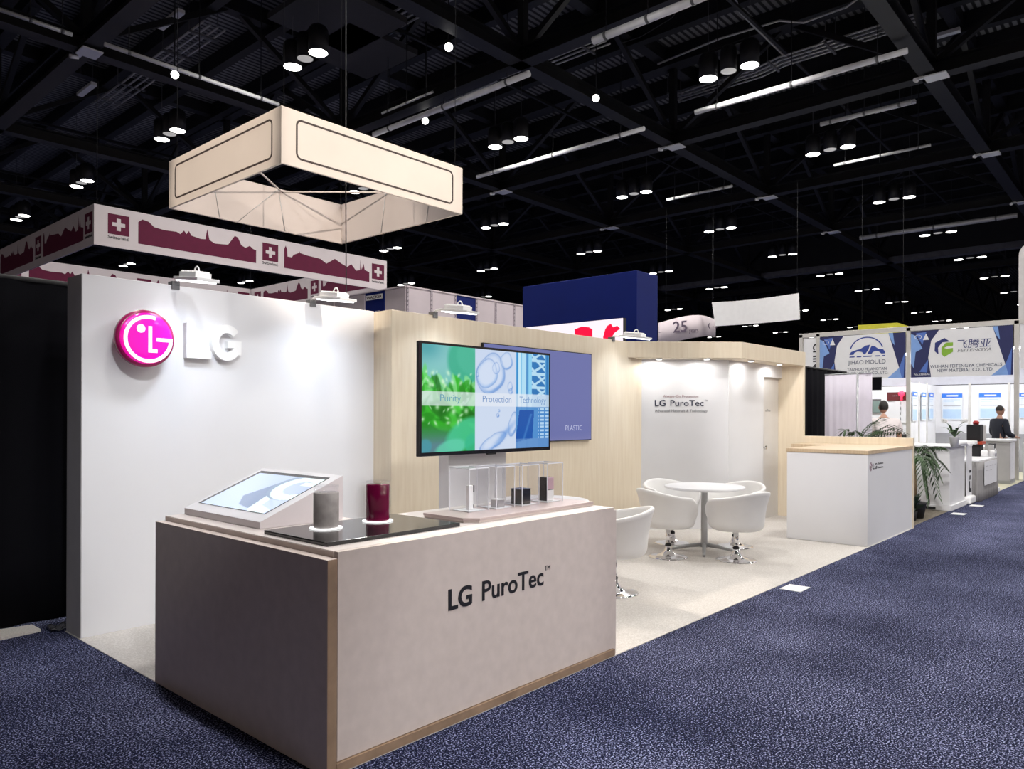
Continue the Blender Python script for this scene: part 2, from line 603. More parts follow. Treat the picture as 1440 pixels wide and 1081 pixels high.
# booth walls
WT = 2.55
struct(MB().box(1.902, 4.44, 5.70, 5.96, 0.004, WT, 0).build('wall_left', WHITE, None, 0.003), 'white logo wall of the booth')
struct(MB().box(1.898, 1.9015, 5.702, 5.98, 0.004, WT - 0.002).build('trim_1', GREYEDGE), 'grey end face of the white logo wall')
struct(MB().box(4.44, 8.79, 5.44, 5.9, 0.004, WT - 0.005).build('wall_middle', WOODM, None, 0.003), 'pale oak panelled wall behind the screens')
struct(MB().prism([(8.79, 5.5, 0.004), (9.68, 4.61, 0.004), (9.80, 4.73, 0.004), (8.91, 5.62, 0.004)], (0, 0, 2.335)).build('wall_right', PAINT), 'white angled wall with the printed slogan')
wd = MB()
wd.box(9.68, 10.84, 4.6, 4.72, 0.004, 2.34)
wd.box(10.84, 11.55, 4.6, 4.72, 2.15, 2.34)
struct(wd.build('wall_door', PAINT), 'white wall with the storeroom door')
ew = MB().box(11.55, 11.62, 4.27, 4.75, 0.004, 2.34)
struct(ew.build('wall_end', WOODM), 'pale oak end panel beside the door')
struct(MB().box(9.70, 10.82, 4.588, 4.6, 0.004, 0.04).build('baseboard_door', PAINT))
# soffit
sf = MB().prism([(8.44, 5.44, 2.335), (9.47, 4.32, 2.335), (11.63, 4.27, 2.335), (11.63, 4.78, 2.335), (9.84, 4.78, 2.335), (9.0, 5.6, 2.335), (8.44, 5.6, 2.335)], (0, 0, 0.215))
struct(sf.build('trim_soffit', WOODM, None, 0.003), 'pale oak soffit over the angled wall and the door')

dr = struct(MB().box(10.85, 11.545, 4.66, 4.70, 0.006, 2.15).build('door_1', mat('door_white', (0.7, 0.68, 0.66), 0.5, var=0.02)), 'white storeroom door with a small steel knob')
dm = MB(); dm.lathe((10.93, 4.655, 1.09), [(0.012, 0.0), (0.012, 0.03), (0.028, 0.035), (0.033, 0.05), (0.026, 0.066), (0.008, 0.07)], 20, axis='Y')
dm.build('door_knob', CHROME, dr)
dm = MB(); letter(dm, 'office', (11.05, 4.66, 1.63), X, Z, 0.19, 0.035, 0.001); dm.build('door_lettering', INKG, dr)

# ------------------------------------------------------------------ wall sign
sgn = thing('round_logo_sign', 'round glowing magenta logo sign standing off the white wall', 'sign', (2.276, 5.70, 2.115))
MB().lathe((2.276, 5.70, 2.115), [(0.09, 0.0), (0.09, 0.09), (0.19, 0.09), (0.206, 0.10), (0.207, 0.132), (0.203, 0.142), (0.192, 0.150), (0.184, 0.152)], 64, axis='Y').build('sign_body', MAGD, sgn)
MB().lathe((2.276, 5.70, 2.115), [(0.186, 0.150), (0.182, 0.156), (0.165, 0.160), (0.10, 0.163), (0.004, 0.164)], 64, axis='Y').build('face', MAG, sgn)
lm = MB(); logo_marks(lm, (2.276, 5.539, 2.115), X, Z, 0.2, (0, -0.005, 0)); lm.build('logo_mark', LOGOW, sgn)

LD = 0.055
lp = lambda px, py: on_y(px, py, 5.70 - LD)
l0, l1, l2 = lp(262.5, 503), lp(297.5, 503.5), lp(262.5, 453)
g0, g1, g2, g3 = lp(298.5, 482), lp(340, 482), lp(319, 456.5), lp(319, 507)
sw_ = lp(274, 470).x - l0.x
a = MB().prism([(l0.x, 5.70, l0.z), (l1.x, 5.70, l0.z), (l1.x, 5.70, l0.z + sw_), (l0.x + sw_, 5.70, l0.z + sw_), (l0.x + sw_, 5.70, l2.z), (l0.x, 5.70, l2.z)], (0, -LD, 0))
tag(a.build('wall_letter', LETW, None, 0.003), 'white raised capital L on the white wall beside the round logo', 'letter', 'raised letters on the white wall')
a = MB()
gx, gz, ga, gb = (g0.x + g1.x) / 2, (g2.z + g3.z) / 2, (g1.x - g0.x) / 2, (g2.z - g3.z) / 2
gc = Vector((gx, 5.70, gz))
ring(a, gc, X, Z, 0.54, 1.0, 40, 330, (0, -LD, 0), 48, 0, ga, gb)
a.box(gx + ga * .05, gx + ga * .98, 5.70 - LD, 5.70, gz - gb * .28, gz + gb * .12); a.box(gx + ga * .52, gx + ga * .98, 5.7005 - LD, 5.70, gz - gb * .66, gz - gb * .1)
tag(a.build('wall_letter', LETW), 'white raised capital G on the white wall, right of the L', 'letter', 'raised letters on the white wall')

# slogan on the angled wall (vinyl lettering, one thing)
DIA = Vector((1, -1, 0)).normalized()
def dpt(px, py):
    d = ray(px, py); t = 14.285 / (d.x + d.y); return CAM + d * t
sl = thing('slogan_lettering', 'three lines of printed slogan lettering on the white angled wall', 'lettering', dpt(959, 571))
def diag_text(s, xl, xr, yb, cap, m, name, bold=0.0):
    a0, a1 = dpt(xl, yb), dpt(xr, yb)
    b = MB(); o = Vector((a0.x, a0.y, dpt((xl + xr) / 2, yb).z)) + Vector((-0.0012, -0.0012, 0))
    letter(b, s, o, DIA, Z, (Vector((a1.x, a1.y, 0)) - Vector((a0.x, a0.y, 0))).length, cap, 0.0015, bold)
    b.build(name, m, sl)
diag_text('Always-On Protection', 932.5, 982, 558.6, 0.034, INKP, 'upper_line')
diag_text('LG', 920.8, 935.9, 570.7, 0.082, INKB, 'brand_lettering', 0.012)
diag_text('PuroTec', 942.6, 989.5, 570.7, 0.082, INKB, 'brand_lettering', 0.004)
diag_text('TM', 991, 995, 564.3, 0.024, INKG, 'trademark')
diag_text('Advanced Materials & Technology', 921, 995, 579.3, 0.036, INKG, 'lower_line')

# ------------------------------------------------------------------ floodlights on arms
def flood(x, yw, label):
    t = thing('arm_floodlight', label, 'floodlight', (x, yw, WT), 'arm floodlights along the booth wall tops')
    zt = WT
    MB().box(x - 0.03, x + 0.03, yw - 0.012, yw + 0.06, zt, zt + 0.03).box(x - 0.03, x + 0.03, yw - 0.012, yw - 0.002, zt - 0.03, zt).build('clamp', STEELG, t, 0.002)
    MB().tube([(x, yw, zt + 0.03), (x, yw - 0.04, zt + 0.045), (x, yw - 0.16, zt + 0.03)], 0.012, 8).build('arm', LETW, t)
    ax = Vector((0, -1, -0.14)).normalized(); n = Vector((0, -0.14, 1)).normalized(); n = (n - ax * n.dot(ax)).normalized()
    c = Vector((x, yw - 0.34, zt + 0.005))
    h = MB().obox(c, X * 0.085, ax * 0.19, n * 0.012)
    h.obox(c + n * 0.03 - ax * 0.02, X * 0.06, ax * 0.13, n * 0.02)
    for k in range(9):
        h.obox(c + n * 0.053 + ax * (-0.13 + 0.027 * k), X * 0.055, ax * 0.005, n * 0.008)
    h.build('lamp_head', LETW, t, 0.003)
    MB().obox(c - n * 0.015, X * 0.07, ax * 0.17, n * 0.004).build('lens', LEDW, t)
    b = MB(); p = c + n * 0.05
    b.tube([p + ax * 0.035 * math.cos(q) + n * 0.045 * math.sin(q) for q in [PI * i / 10 for i in range(11)]], 0.006, 6)
    b.build('hanging_loop', LETW, t)
    area('flood_light', t, c - n * 0.03 + ax * 0.13, (0, 0.40, -1), 0.13, 0.12, FLOOD_W, (0.76, 0.87, 1.0), 'RECTANGLE', math.radians(115))
flood(2.55, 5.70, 'arm floodlight on the white wall top above the round logo')
flood(3.76, 5.70, 'arm floodlight on the white wall top with a black cable')
flood(4.98, 5.44, 'arm floodlight on the oak wall top above the large television')
flood(8.09, 5.44, 'arm floodlight on the oak wall top beside the soffit')
b = MB(); b.tube([(3.83, 5.30, WT + 0.05), (3.82, 5.30, 3.6), (3.81, 5.31, 10.0)], 0.005, 6)
tag(b.build('power_cable', BLACKM), 'black power cable hanging from the ceiling to a floodlight', 'cable')

for i, (q, lb) in enumerate(((on_z(927, 503.5, 2.335), 'puck downlight under the soffit nearest the oak wall'),
                             (on_z(994, 503.5, 2.335), 'puck downlight under the soffit above the slogan end'),
                             (on_z(1056, 506.5, 2.335), 'puck downlight under the soffit left of the door'),
                             (on_z(1096, 511.5, 2.335), 'puck downlight under the soffit over the door'))):
    t = thing('puck_downlight', lb, 'downlight', (q.x, q.y, 2.335), 'puck downlights under the soffit')
    MB().lathe((q.x, q.y, 2.318), [(0.04, 0.0), (0.045, 0.003), (0.045, 0.017)], 24).build('housing', LETW, t)
    MB().lathe((q.x, q.y, 2.314), [(0.034, 0.0), (0.034, 0.004)], 24).build('lens', LEDW, t)
    spot('downlight_beam', t, (q.x, q.y, 2.305), (q.x + 0.10, q.y + 0.12, 1.2), DOWN_W * 6, math.radians(178), (1, 0.98, 0.95), 0.35, 0.03)

# ================================================================== FRONT COUNTER
CT = 0.972
ctr = thing('display_counter', 'mauve laminate L-shaped display counter with a raised front panel', 'counter', (1.884, 2.735, 0.004))
MB().prism([(1.94, 2.775, 0.045), (4.10, 2.775, 0.045), (4.10, 3.53, 0.045), (2.62, 3.53, 0.045), (2.62, 4.46, 0.045), (1.94, 4.46, 0.045)], (0, 0, CT - 0.048)).build('body', MAUVE, ctr, 0.002)
MB().prism([(1.942, 2.777, CT - 0.003), (4.098, 2.777, CT - 0.003), (4.098, 3.528, CT - 0.003), (2.618, 3.528, CT - 0.003), (2.618, 4.458, CT - 0.003), (1.942, 4.458, CT - 0.003)], (0, 0, 0.003)).build('counter_top', TOPW, ctr)
MB().box(1.945, 4.10, 2.745, 2.774, 0.05, CT).build('front_panel', MAUVE, ctr, 0.002)
MB().box(1.884, 1.934, 2.735, 4.46, 0.005, 0.945).build('side_panel', [MAUVE], ctr, 0.0015)
MB().box(1.8845, 1.9335, 2.7338, 2.7349, 0.006, 0.944).build('side_panel_edge', MAUVED, ctr)
MB().box(4.101, 4.135, 2.75, 3.53, 0.005, 0.952).build('side_panel', MAUVE, ctr, 0.0015)
MB().prism([(1.935, 2.733, 0.005), (4.10, 2.733, 0.005), (4.10, 3.5, 0.005), (2.6, 3.5, 0.005), (2.6, 4.44, 0.005), (1.935, 4.44, 0.005)], (0, 0, 0.042)).build('plinth', MAUVED, ctr)
for s_, tx, tz, tw, tc_, tb in (('LG', 2.611, .587, .17, .1, .024), ('PuroTec', 2.857, .590, .514, .1, .014), ('TM', 3.383, .668, .05, .027, .0)):
    b = MB(); letter(b, s_, (tx, 2.7445, tz), X, Z, tw, tc_, 0.002, tb); b.build('brand_lettering', INK, ctr)

# tablet kiosk
kz = CT + 0.001
ks = thing('tablet_kiosk', 'sloping mauve kiosk with a lit touchscreen on the counter corner', 'kiosk', (2.04, 4.44, kz))
K0, K1, KY0, KY1, KH0, KH1 = 2.045, 2.565, 3.575, 4.44, kz + 0.036, 1.222
MB().prism([(K0, KY0, kz), (K1, KY0, kz), (K1, KY0, KH1), (K0, KY0, KH0)], (0, KY1 - KY0, 0)).build('housing', mat('kiosk_laminate', (0.66, 0.6, 0.61), 0.4, var=0.03), ks, 0.002)
sv = Vector((K1 - K0, 0, KH1 - KH0)); sn = Vector((-(KH1 - KH0), 0, K1 - K0)).normalized(); su = Vector((0, -1, 0))
def kp(u, v, h=0.0):
    return Vector((K0, KY1, KH0)) + sv * v + su * (KY1 - KY0) * u + sn * h
MB().prism([kp(0, 0, .0002), kp(1, 0, .0002), kp(1, 1, .0002), kp(0, 1, .0002)], sn * 0.001).build('top_plate', mat('kiosk_top_plate', (0.74, 0.74, 0.78), 0.4, var=0.02), ks)
MB().prism([kp(.05, .13, .0015), kp(.918, .13, .0015), kp(.918, .925, .0015), kp(.05, .925, .0015)], sn * 0.002).build('bezel', BLACK, ks)


def picture(name, parent, P00, U, V, n, nu, nv, fn, m):
    """flat screen picture: grid of coloured points; fn(u,v arrays)->rgb in sRGB 0..255"""
    b = MB(); b.grid(lambda u, v: P00 + U * u + V * v, nu, nv, 0, False)
    o = b.build(name, m, parent)
    uu, vv = np.meshgrid(np.linspace(0, 1, nu), np.linspace(0, 1, nv))
    rgb = np.clip(fn(uu, vv), 0, 255) / 255.0
    lin = np.where(rgb <= 0.04045, rgb / 12.92, ((rgb + 0.055) / 1.055) ** 2.4)
    ca = o.data.color_attributes.new('picture', 'FLOAT_COLOR', 'POINT')
    arr = np.ones((nu * nv, 4)); arr[:, :3] = lin.reshape(-1, 3)
    ca.data.foreach_set('color', arr.ravel())
    return o


def poly_in(pts, u, v):
    ins = np.zeros(u.shape, bool)
    n = len(pts)
    for i in range(n):
        x1, y1 = pts[i]; x2, y2 = pts[(i + 1) % n]
        c = ((y1 > v) != (y2 > v)) & (u < (x2 - x1) * (v - y1) / (y2 - y1 + 1e-12) + x1)
        ins ^= c
    return ins


def kiosk_pic(u, v):
    c = np.zeros(u.shape + (3,)); c[:] = (196, 212, 243)
    c += (np.sin(u * 3 + v * 2) * 8)[..., None]
    def pa(pts, col): c[poly_in(pts, u, v)] = col
    pa([(.36, .34), (.50, .12), (.82, .02), (.74, .12), (.60, .62), (.53, .80)], (140, 158, 190))
    pa([(.62, .66), (.72, .60), (.80, .18), (.98, .10), (.98, 0), (.74, .0), (.70, .06)], (232, 250, 252))
    d = np.hypot((u - .84) * 1.05, (v - .72) * .9)
    c[(d < .34) & (d > .19)] = (150, 170, 196)
    d = np.hypot((u - .87) * 1.05, (v - .70) * .9)
    c[(d < .31) & (d > .17)] = (232, 250, 252)
    c[(np.abs(u - .93) < .10) & (np.abs(v - .82) < .055)] = (232, 250, 252)
    return c
picture('touchscreen', ks, kp(.085, .135, .0042), su * (KY1 - KY0) * .83, sv * .735, sn, 120, 90, kiosk_pic, screen_mat('kiosk_screen', 0.92))

# black slab with two sample jars
slb = MB().box(1.985, 2.83, 2.885, 3.43, CT + 0.001, CT + 0.019)
tag(slb.build('glossy_slab', BLACK, None, 0.0015), 'glossy black slab under the two sample jars on the counter', 'slab')
def jar(x, y, label, name, fill_mat, fill_top, grp='sample jars on the black slab'):
    z = CT + 0.020
    t = thing(name, label, 'jar', (x, y, z), grp)
    MB().lathe((x, y, z), [(0.083, 0), (0.084, 0.002), (0.083, 0.005)], 40).build('light_disc', mat('white_glow_disc', (0.9, 0.9, 0.9), 0.4, emit=(1, 1, 1), es=0.9), t)
    b = MB(); r0, r1, H = 0.064, 0.0605, 0.208
    b.lathe((x, y, z + 0.012 + fill_top), [(r0, 0.002), (r0, H - fill_top), (r1, H - fill_top), (r1, 0.003)], 40)
    b.build('jar_wall', ACR, t)
    MB().lathe((x, y, z + 0.012), [(0.0635, -0.006), (0.064, 0), (0.064, fill_top - 0.004), (0.061, fill_top), (0.02, fill_top + 0.001)], 40).build('filling', fill_mat, t)
    MB().lathe((x, y, z + 0.215), [(0.0645, 0), (0.0645, 0.004), (0.05, 0.006)], 40).build('lid', ACR, t)
jar(2.233, 3.256, 'clear sample jar of grey liquid on the black slab', 'sample_jar', mat('grey_suspension', (0.40, 0.37, 0.36), 0.25, var=0.15, scale=20, transl=0.3), 0.172)
jar(2.571, 3.264, 'clear sample jar of dark crimson liquid on the black slab', 'sample_jar', mat('crimson_liquid', (0.15, 0.003, 0.04), 0.12, var=0.1, transl=0.25), 0.19)

# tray with four acrylic cases
tr = thing('display_tray', 'low mauve tray board carrying four clear acrylic cases', 'tray', (2.93, 2.89, CT + 0.001))
poly = lambda z, g: [(2.925 + g, 2.96, z), (2.99, 2.89 + g, z), (4.075 - g, 2.89 + g, z), (4.075 - g, 3.29 - g, z), (2.925 + g, 3.29 - g, z)]
MB().prism(poly(CT + 0.001, 0.004), (0, 0, 0.013)).build('lower_board', MAUVE, tr)
MB().prism(poly(CT + 0.0145, 0.0), (0, 0, 0.013)).build('upper_board', mat('tray_top_laminate', (0.52, 0.42, 0.41), 0.35, var=0.03), tr, 0.001)
b = MB()
for x in (3.26, 3.47, 3.69, 3.93):
    letter(b, '--- --', (x - 0.03, 2.935, CT + 0.0276), X, Y, 0.05, 0.012, 0.0005)
b.build('tray_lettering', INKG, tr)
TZ = CT + 0.0285
def case(x, y, label, s=0.165, h=0.255):
    t = thing('acrylic_case', label, 'case', (x, y, TZ), 'acrylic display cases on the tray')
    e = 0.004
    MB().box(x + .012, x + s - .012, y + .012, y + s - .012, TZ, TZ + 0.004).build('base_plate', WHITE, t)
    b = MB()
    b.box(x, x + s, y, y + e, TZ + .001, TZ + h); b.box(x, x + s, y + s - e, y + s, TZ + .001, TZ + h)
    b.box(x, x + e, y + e, y + s - e, TZ + .001, TZ + h); b.box(x + s - e, x + s, y + e, y + s - e, TZ + .001, TZ + h)
    b.box(x, x + s, y, y + s, TZ + h, TZ + h + e)
    b.build('cover', ACR, t)
    b = MB(); q = 0.002
    for cx in (x, x + s):
        for cy in (y, y + s):
            b.box(cx - q, cx + q, cy - q, cy + q, TZ, TZ + h)
    for cy in (y, y + s):
        b.box(x, x + s, cy - q, cy + q, TZ + h - q, TZ + h + e)
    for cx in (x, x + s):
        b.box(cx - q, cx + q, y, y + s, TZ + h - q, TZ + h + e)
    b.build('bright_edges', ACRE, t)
    return t
CX = (3.105, 3.325, 3.545, 3.795); CYY = (3.09, 3.075, 3.06, 3.06)
case(CX[0], CYY[0], 'clear acrylic case with a slim white bottle, leftmost on the tray')
case(CX[1], CYY[1], 'clear acrylic case with a low silver block, second on the tray')
case(CX[2], CYY[2], 'clear acrylic case with a square black block, third on the tray')
case(CX[3], CYY[3], 'clear acrylic case with a tall black and pink box, rightmost on the tray')
TZ2 = TZ + 0.0045
t = thing('sample_bottle', 'slim white dispenser bottle with black spout in the first case', 'bottle', (CX[0] + .08, CYY[0] + .07, TZ2))
x, y = CX[0] + .075, CYY[0] + .06
MB().box(x - .012, x + .02, y, y + .03, TZ2, TZ2 + 0.145).build('bottle_body', LETW, t, 0.003)
MB().box(x + .021, x + .034, y + .004, y + .02, TZ2 + .105, TZ2 + .145).box(x + .021, x + .028, y + .004, y + .02, TZ2 + .01, TZ2 + .03).build('spout', BLACKM, t, 0.001)
t = thing('silver_block', 'low silver cube sample in the second case', 'sample', (CX[1] + .085, CYY[1] + .07, TZ2))
MB().box(CX[1] + .045, CX[1] + .105, CYY[1] + .03, CYY[1] + .09, TZ2, TZ2 + .045).build('block_body', mat('brushed_silver', (0.5, 0.5, 0.52), 0.3, metal=0.7), t, 0.001)
MB().box(CX[1] + .043, CX[1] + .107, CYY[1] + .028, CYY[1] + .092, TZ2 + .0455, TZ2 + .049).build('cap_plate', LETW, t)
t = thing('black_block', 'square glossy black block sample in the third case', 'sample', (CX[2] + .085, CYY[2] + .08, TZ2))
MB().box(CX[2] + .035, CX[2] + .125, CYY[2] + .035, CYY[2] + .125, TZ2, TZ2 + .095).build('block_body', BLACK, t, 0.002)
MB().box(CX[2] + .033, CX[2] + .127, CYY[2] + .033, CYY[2] + .127, TZ2 + .0955, TZ2 + .098).build('cap_plate', mat('smoked_cap', (0.12, 0.12, 0.13), 0.2), t)
t = thing('refrigerator_model', 'tall miniature pink and white refrigerator in the fourth case', 'model', (CX[3] + .085, CYY[3] + .08, TZ2))
x, y = CX[3] + .05, CYY[3] + .045
MB().box(x, x + .065, y, y + .075, TZ2, TZ2 + .155).build('cabinet', BLACKM, t, 0.001)
MB().box(x, x + .065, y - .008, y - .0005, TZ2 + .075, TZ2 + .155).build('upper_door', mat('pink_enamel', (0.62, 0.42, 0.48), 0.3), t, 0.001)
MB().box(x, x + .065, y - .008, y - .0005, TZ2 + .002, TZ2 + .071).build('lower_door', LETW, t, 0.001)

# ------------------------------------------------------------------ television on a pillar
tv = thing('television', 'large television showing three coloured picture columns on a white pillar', 'television', (4.35, 4.1, 1.27))
TX0, TX1, TY, TZ0, TZ1 = 3.59, 5.10, 4.085, 1.268, 2.108
MB().box(TX0, TX1, TY, TY + .034, TZ0, TZ1).build('cabinet', BLACKM, tv, 0.004)
MB().box(4.31, 4.41, TY - .002, TY + .02, TZ0 - .012, TZ0 - .0005).build('sensor_foot', BLACKM, tv, 0.002)


def blob(u, v, cu, cv, ru, rv, ang=0.0):
    c, s = math.cos(ang), math.sin(ang)
    du, dv = (u - cu) * 1.8, v - cv
    a, b_ = du * c + dv * s, -du * s + dv * c
    return (a / ru) ** 2 + (b_ / rv) ** 2


def tv_pic(u, v):
    c = np.zeros(u.shape + (3,))
    def mix(wt, col):
        wt = np.clip(wt, 0, 1)[..., None]
        c[:] = c * (1 - wt) + np.array(col) * wt
    # left: leaves
    rnd = np.random.RandomState(5)
    L = u < .375
    c[:] = (104, 190, 172)
    mix(np.exp(-blob(u, v, .10, .90, .35, .25)) * .8, (150, 205, 210))
    mix(np.exp(-blob(u, v, .03, .97, .2, .12)) * .7, (62, 150, 160))
    q = blob(u, v, .29, .84, .22, .26, .5); mix(np.clip((1 - q) * 2.5, 0, 1) * .75, (46, 170, 130))
    q = blob(u, v, .34, .92, .2, .2, .5); mix(np.clip((1 - q) * 2.5, 0, 1) * .5, (84, 190, 160))
    mix(np.clip((.66 - v) * 9, 0, 1), (26, 140, 26))
    for k in range(46):
        cu = rnd.uniform(-.02, .40); cv = rnd.uniform(.45, .68); an = rnd.uniform(-1.2, 1.2)
        col = np.array([(18, 110, 12), (48, 185, 30), (96, 215, 90), (30, 150, 20), (150, 232, 150)][rnd.randint(5)])
        q = blob(u, v, cu, cv, rnd.uniform(.012, .05), rnd.uniform(.08, .18), an); mix(np.clip((1 - q) * 2, 0, 1) * .7, col)
    for k in range(26):
        cu = rnd.uniform(-.02, .40); cv = rnd.uniform(.24, .44); an = rnd.uniform(.6, 1.8)
        col = np.array([(10, 105, 4), (40, 175, 24), (22, 135, 10), (70, 200, 60)][rnd.randint(4)])
        q = blob(u, v, cu, cv, rnd.uniform(.03, .08), rnd.uniform(.06, .16), an); mix(np.clip((1 - q) * 1.6, 0, 1) * .75, col)
    mix(np.clip((.27 - v) * 5, 0, 1) * .85 * np.clip((.28 - u) * 7 + .2, 0, 1), (100, 128, 158))
    for cu, cv, ru, rv, an, col in ((.30, .16, .30, .16, .45, (70, 200, 150)), (.20, .03, .22, .09, .2, (96, 205, 170)), (.36, .06, .12, .12, .2, (56, 185, 140)), (.02, .05, .10, .08, .3, (70, 150, 165))):
        q = blob(u, v, cu, cv, ru, rv, an); mix(np.clip((1 - q) * 2.2, 0, 1) * .85, col)
    for k in range(34):
        mix(np.exp(-blob(u, v, rnd.uniform(0, .37), rnd.choice([rnd.uniform(.25, .43), rnd.uniform(.55, .75)]), rnd.uniform(.006, .03), rnd.uniform(.01, .03), rnd.uniform(-1, 1))) * .75, (215, 248, 215))
    left = c.copy()
    # middle: drops
    c[:] = (206, 219, 240)
    mix(np.clip(v - .3, 0, 1) * .4, (190, 208, 238))
    def drop(cu, cv, ru, rv, an, wd, col=(104, 150, 216)):
        q = np.sqrt(blob(u, v, cu, cv, ru, rv, an))
        mix(((q < 1)) * .35, (214, 226, 246))
        sd = .25 + .75 * np.clip(np.cos(np.arctan2(v - cv, (u - cu) * 1.8) + .9), 0, 1)
        th_ = np.arctan2(v - cv, (u - cu) * 1.8)
        wb_ = 1 + .035 * np.cos(4 * th_ + 1) + .03 * np.cos(3 * th_ + 2)
        q = q / wb_
        mix(np.exp(-((q - 1 + wd / 2) / wd) ** 2) * .8 * sd, col)
        mix(np.exp(-((q - 1.02) / (wd * .3)) ** 2) * .5, (90, 130, 200))
    drop(.50, .76, .21, .18, .75, .10); drop(.47, .76, .15, .13, .7, .12, (150, 185, 232))
    drop(.625, .90, .085, .085, .5, .12); drop(.54, .82, .05, .055, 0, .2, (170, 195, 235))
    drop(.395, .745, .015, .022, 0, .3); drop(.655, .64, .035, .045, 0, .2); drop(.66, .59, .025, .03, 0, .4)
    drop(.555, .345, .018, .02, 0, .4, (70, 120, 200)); drop(.565, .39, .012, .012, 0, .5)
    drop(.52, .08, .2, .06, .42, .2); drop(.68, .25, .06, .12, -.3, .18)
    q = blob(u, v, .61, .15, .03, .2, -.9); mix(np.exp(-q) * .7, (110, 155, 220))
    mid = c.copy()
    # right: blue laboratory
    c[:] = (120, 190, 232)
    mix(np.clip((u - .80) * 9, 0, 1) * .6, (60, 140, 205))
    for cu, wd_, col in ((.735, .012, (215, 242, 252)), (.775, .022, (190, 230, 248)), (.80, .006, (40, 120, 190)), (.715, .008, (40, 130, 200)), (.985, .01, (30, 110, 180)), (.83, .012, (150, 215, 245))):
        mix((np.abs(u - cu) < wd_) * .8, col)
    rr = (u > .845) & (u < .965) & (v > .56)
    lat = (np.abs(((v * 7 + u * 9) % 1) - .5) < .12) | (np.abs(((v * 7 - u * 6) % 1) - .5) < .1) | (np.abs(((v * 7) % 1) - .5) < .1)
    mix((rr) * .8, (30, 105, 175)); mix((rr & lat) * .85, (205, 238, 252))
    mix((v < .43) * .9, (78, 140, 205))
    mix(((v < .43) & (u > .90)) * .7, (60, 130, 200))
    win = (v < .43) & (v > .1) & (u > .905) & (((v * 26) % 1) > .45) & (((u * 22) % 1) > .3)
    mix(win * .75, (215, 238, 252))
    bx = [(.735, .40), (.865, .40), (.85, .10), (.70, .06)]
    mix(poly_in(bx, u, v) * .9, (18, 78, 165))
    mix(np.exp(-((u - .80 - (v - .2) * .25) / .01) ** 2) * (v < .36) * .5, (90, 150, 215))
    mix((v < .1) * .6, (110, 150, 205))
    right = c.copy()
    out = np.where(L[..., None], left, np.where((u < .705)[..., None], mid, right))
    band = ((v > .432) & (v < .566)).astype(float)[..., None] * .74
    out = out * (1 - band) + np.array((228, 234, 244)) * band
    return out
SX0, SX1, SZ0, SZ1 = TX0 + .022, TX1 - .018, TZ0 + .028, TZ1 - .018
picture('screen', tv, Vector((SX0, TY - .0008, SZ0)), X * (SX1 - SX0), Z * (SZ1 - SZ0), -Y, 260, 150, tv_pic, screen_mat('television_screen', 0.85, 0.3))
cap_e = mat('screen_caption_blue', (0.0, 0.0, 0.0), 0.4, emit=srgb(84, 130, 190), es=0.85)
cap_t = mat('screen_caption_teal', (0.0, 0.0, 0.0), 0.4, emit=srgb(84, 150, 178), es=0.85)
for s_, u0, u1, m_ in (('Purity', .125, .27, cap_t), ('Protection', .435, .665, cap_e), ('Technology', .735, .972, cap_e)):
    b = MB(); letter(b, s_, (SX0 + u0 * (SX1 - SX0), TY - .0010, SZ0 + .475 * (SZ1 - SZ0)), X, Z, (u1 - u0) * (SX1 - SX0), 0.052, 0.0008, -0.012)
    b.build('caption', m_, tv)
MB().box(TX0 + .001, SX0, TY - .003, TY - .0002, TZ0, TZ1).box(SX1, TX1 - .001, TY - .003, TY - .0002, TZ0, TZ1).box(SX0, SX1, TY - .003, TY - .0002, TZ0, SZ0).box(SX0, SX1, TY - .003, TY - .0002, SZ1, TZ1).build('bezel', BLACK, tv)
pl = thing('screen_pillar', 'white rectangular pillar carrying the television', 'pillar', (4.3, 4.2, 0.004))
MB().box(3.985, 4.645, 4.19, 4.30, 0.005, 1.9).build('column', WHITE, pl, 0.003)
MB().box(3.90, 4.73, 4.06, 4.45, 0.005, 0.016).build('foot_plate', WHITE, pl, 0.002)
MB().box(4.1, 4.55, 4.1195, 4.189, 1.55, 1.85).build('screen_mount', STEELG, pl)

ws = thing('wall_screen', 'dark violet wall screen reading PLASTIC on the oak wall', 'screen', (6.55, 5.44, 1.26))
WX0, WX1, WZ0, WZ1 = 5.63, 7.57, 1.262, 2.326
MB().box(WX0, WX1, 5.405, 5.439, WZ0, WZ1).build('cabinet', BLACKM, ws, 0.003)
def wall_pic(u, v):
    c = np.zeros(u.shape + (3,)); c[:] = (100, 106, 160)
    return c
picture('screen', ws, Vector((WX0 + .01, 5.4042, WZ0 + .01)), X * (WX1 - WX0 - .02), Z * (WZ1 - WZ0 - .02), -Y, 8, 8, wall_pic, screen_mat('wall_screen_glow', 0.95, 0.5))
b = MB(); letter(b, 'PLASTIC', (7.045, 5.4038, 1.385), X, Z, 0.33, 0.062, 0.0008, -0.01); b.build('caption', mat('screen_caption_white', (0, 0, 0), 0.4, emit=srgb(190, 194, 225), es=0.9), ws)

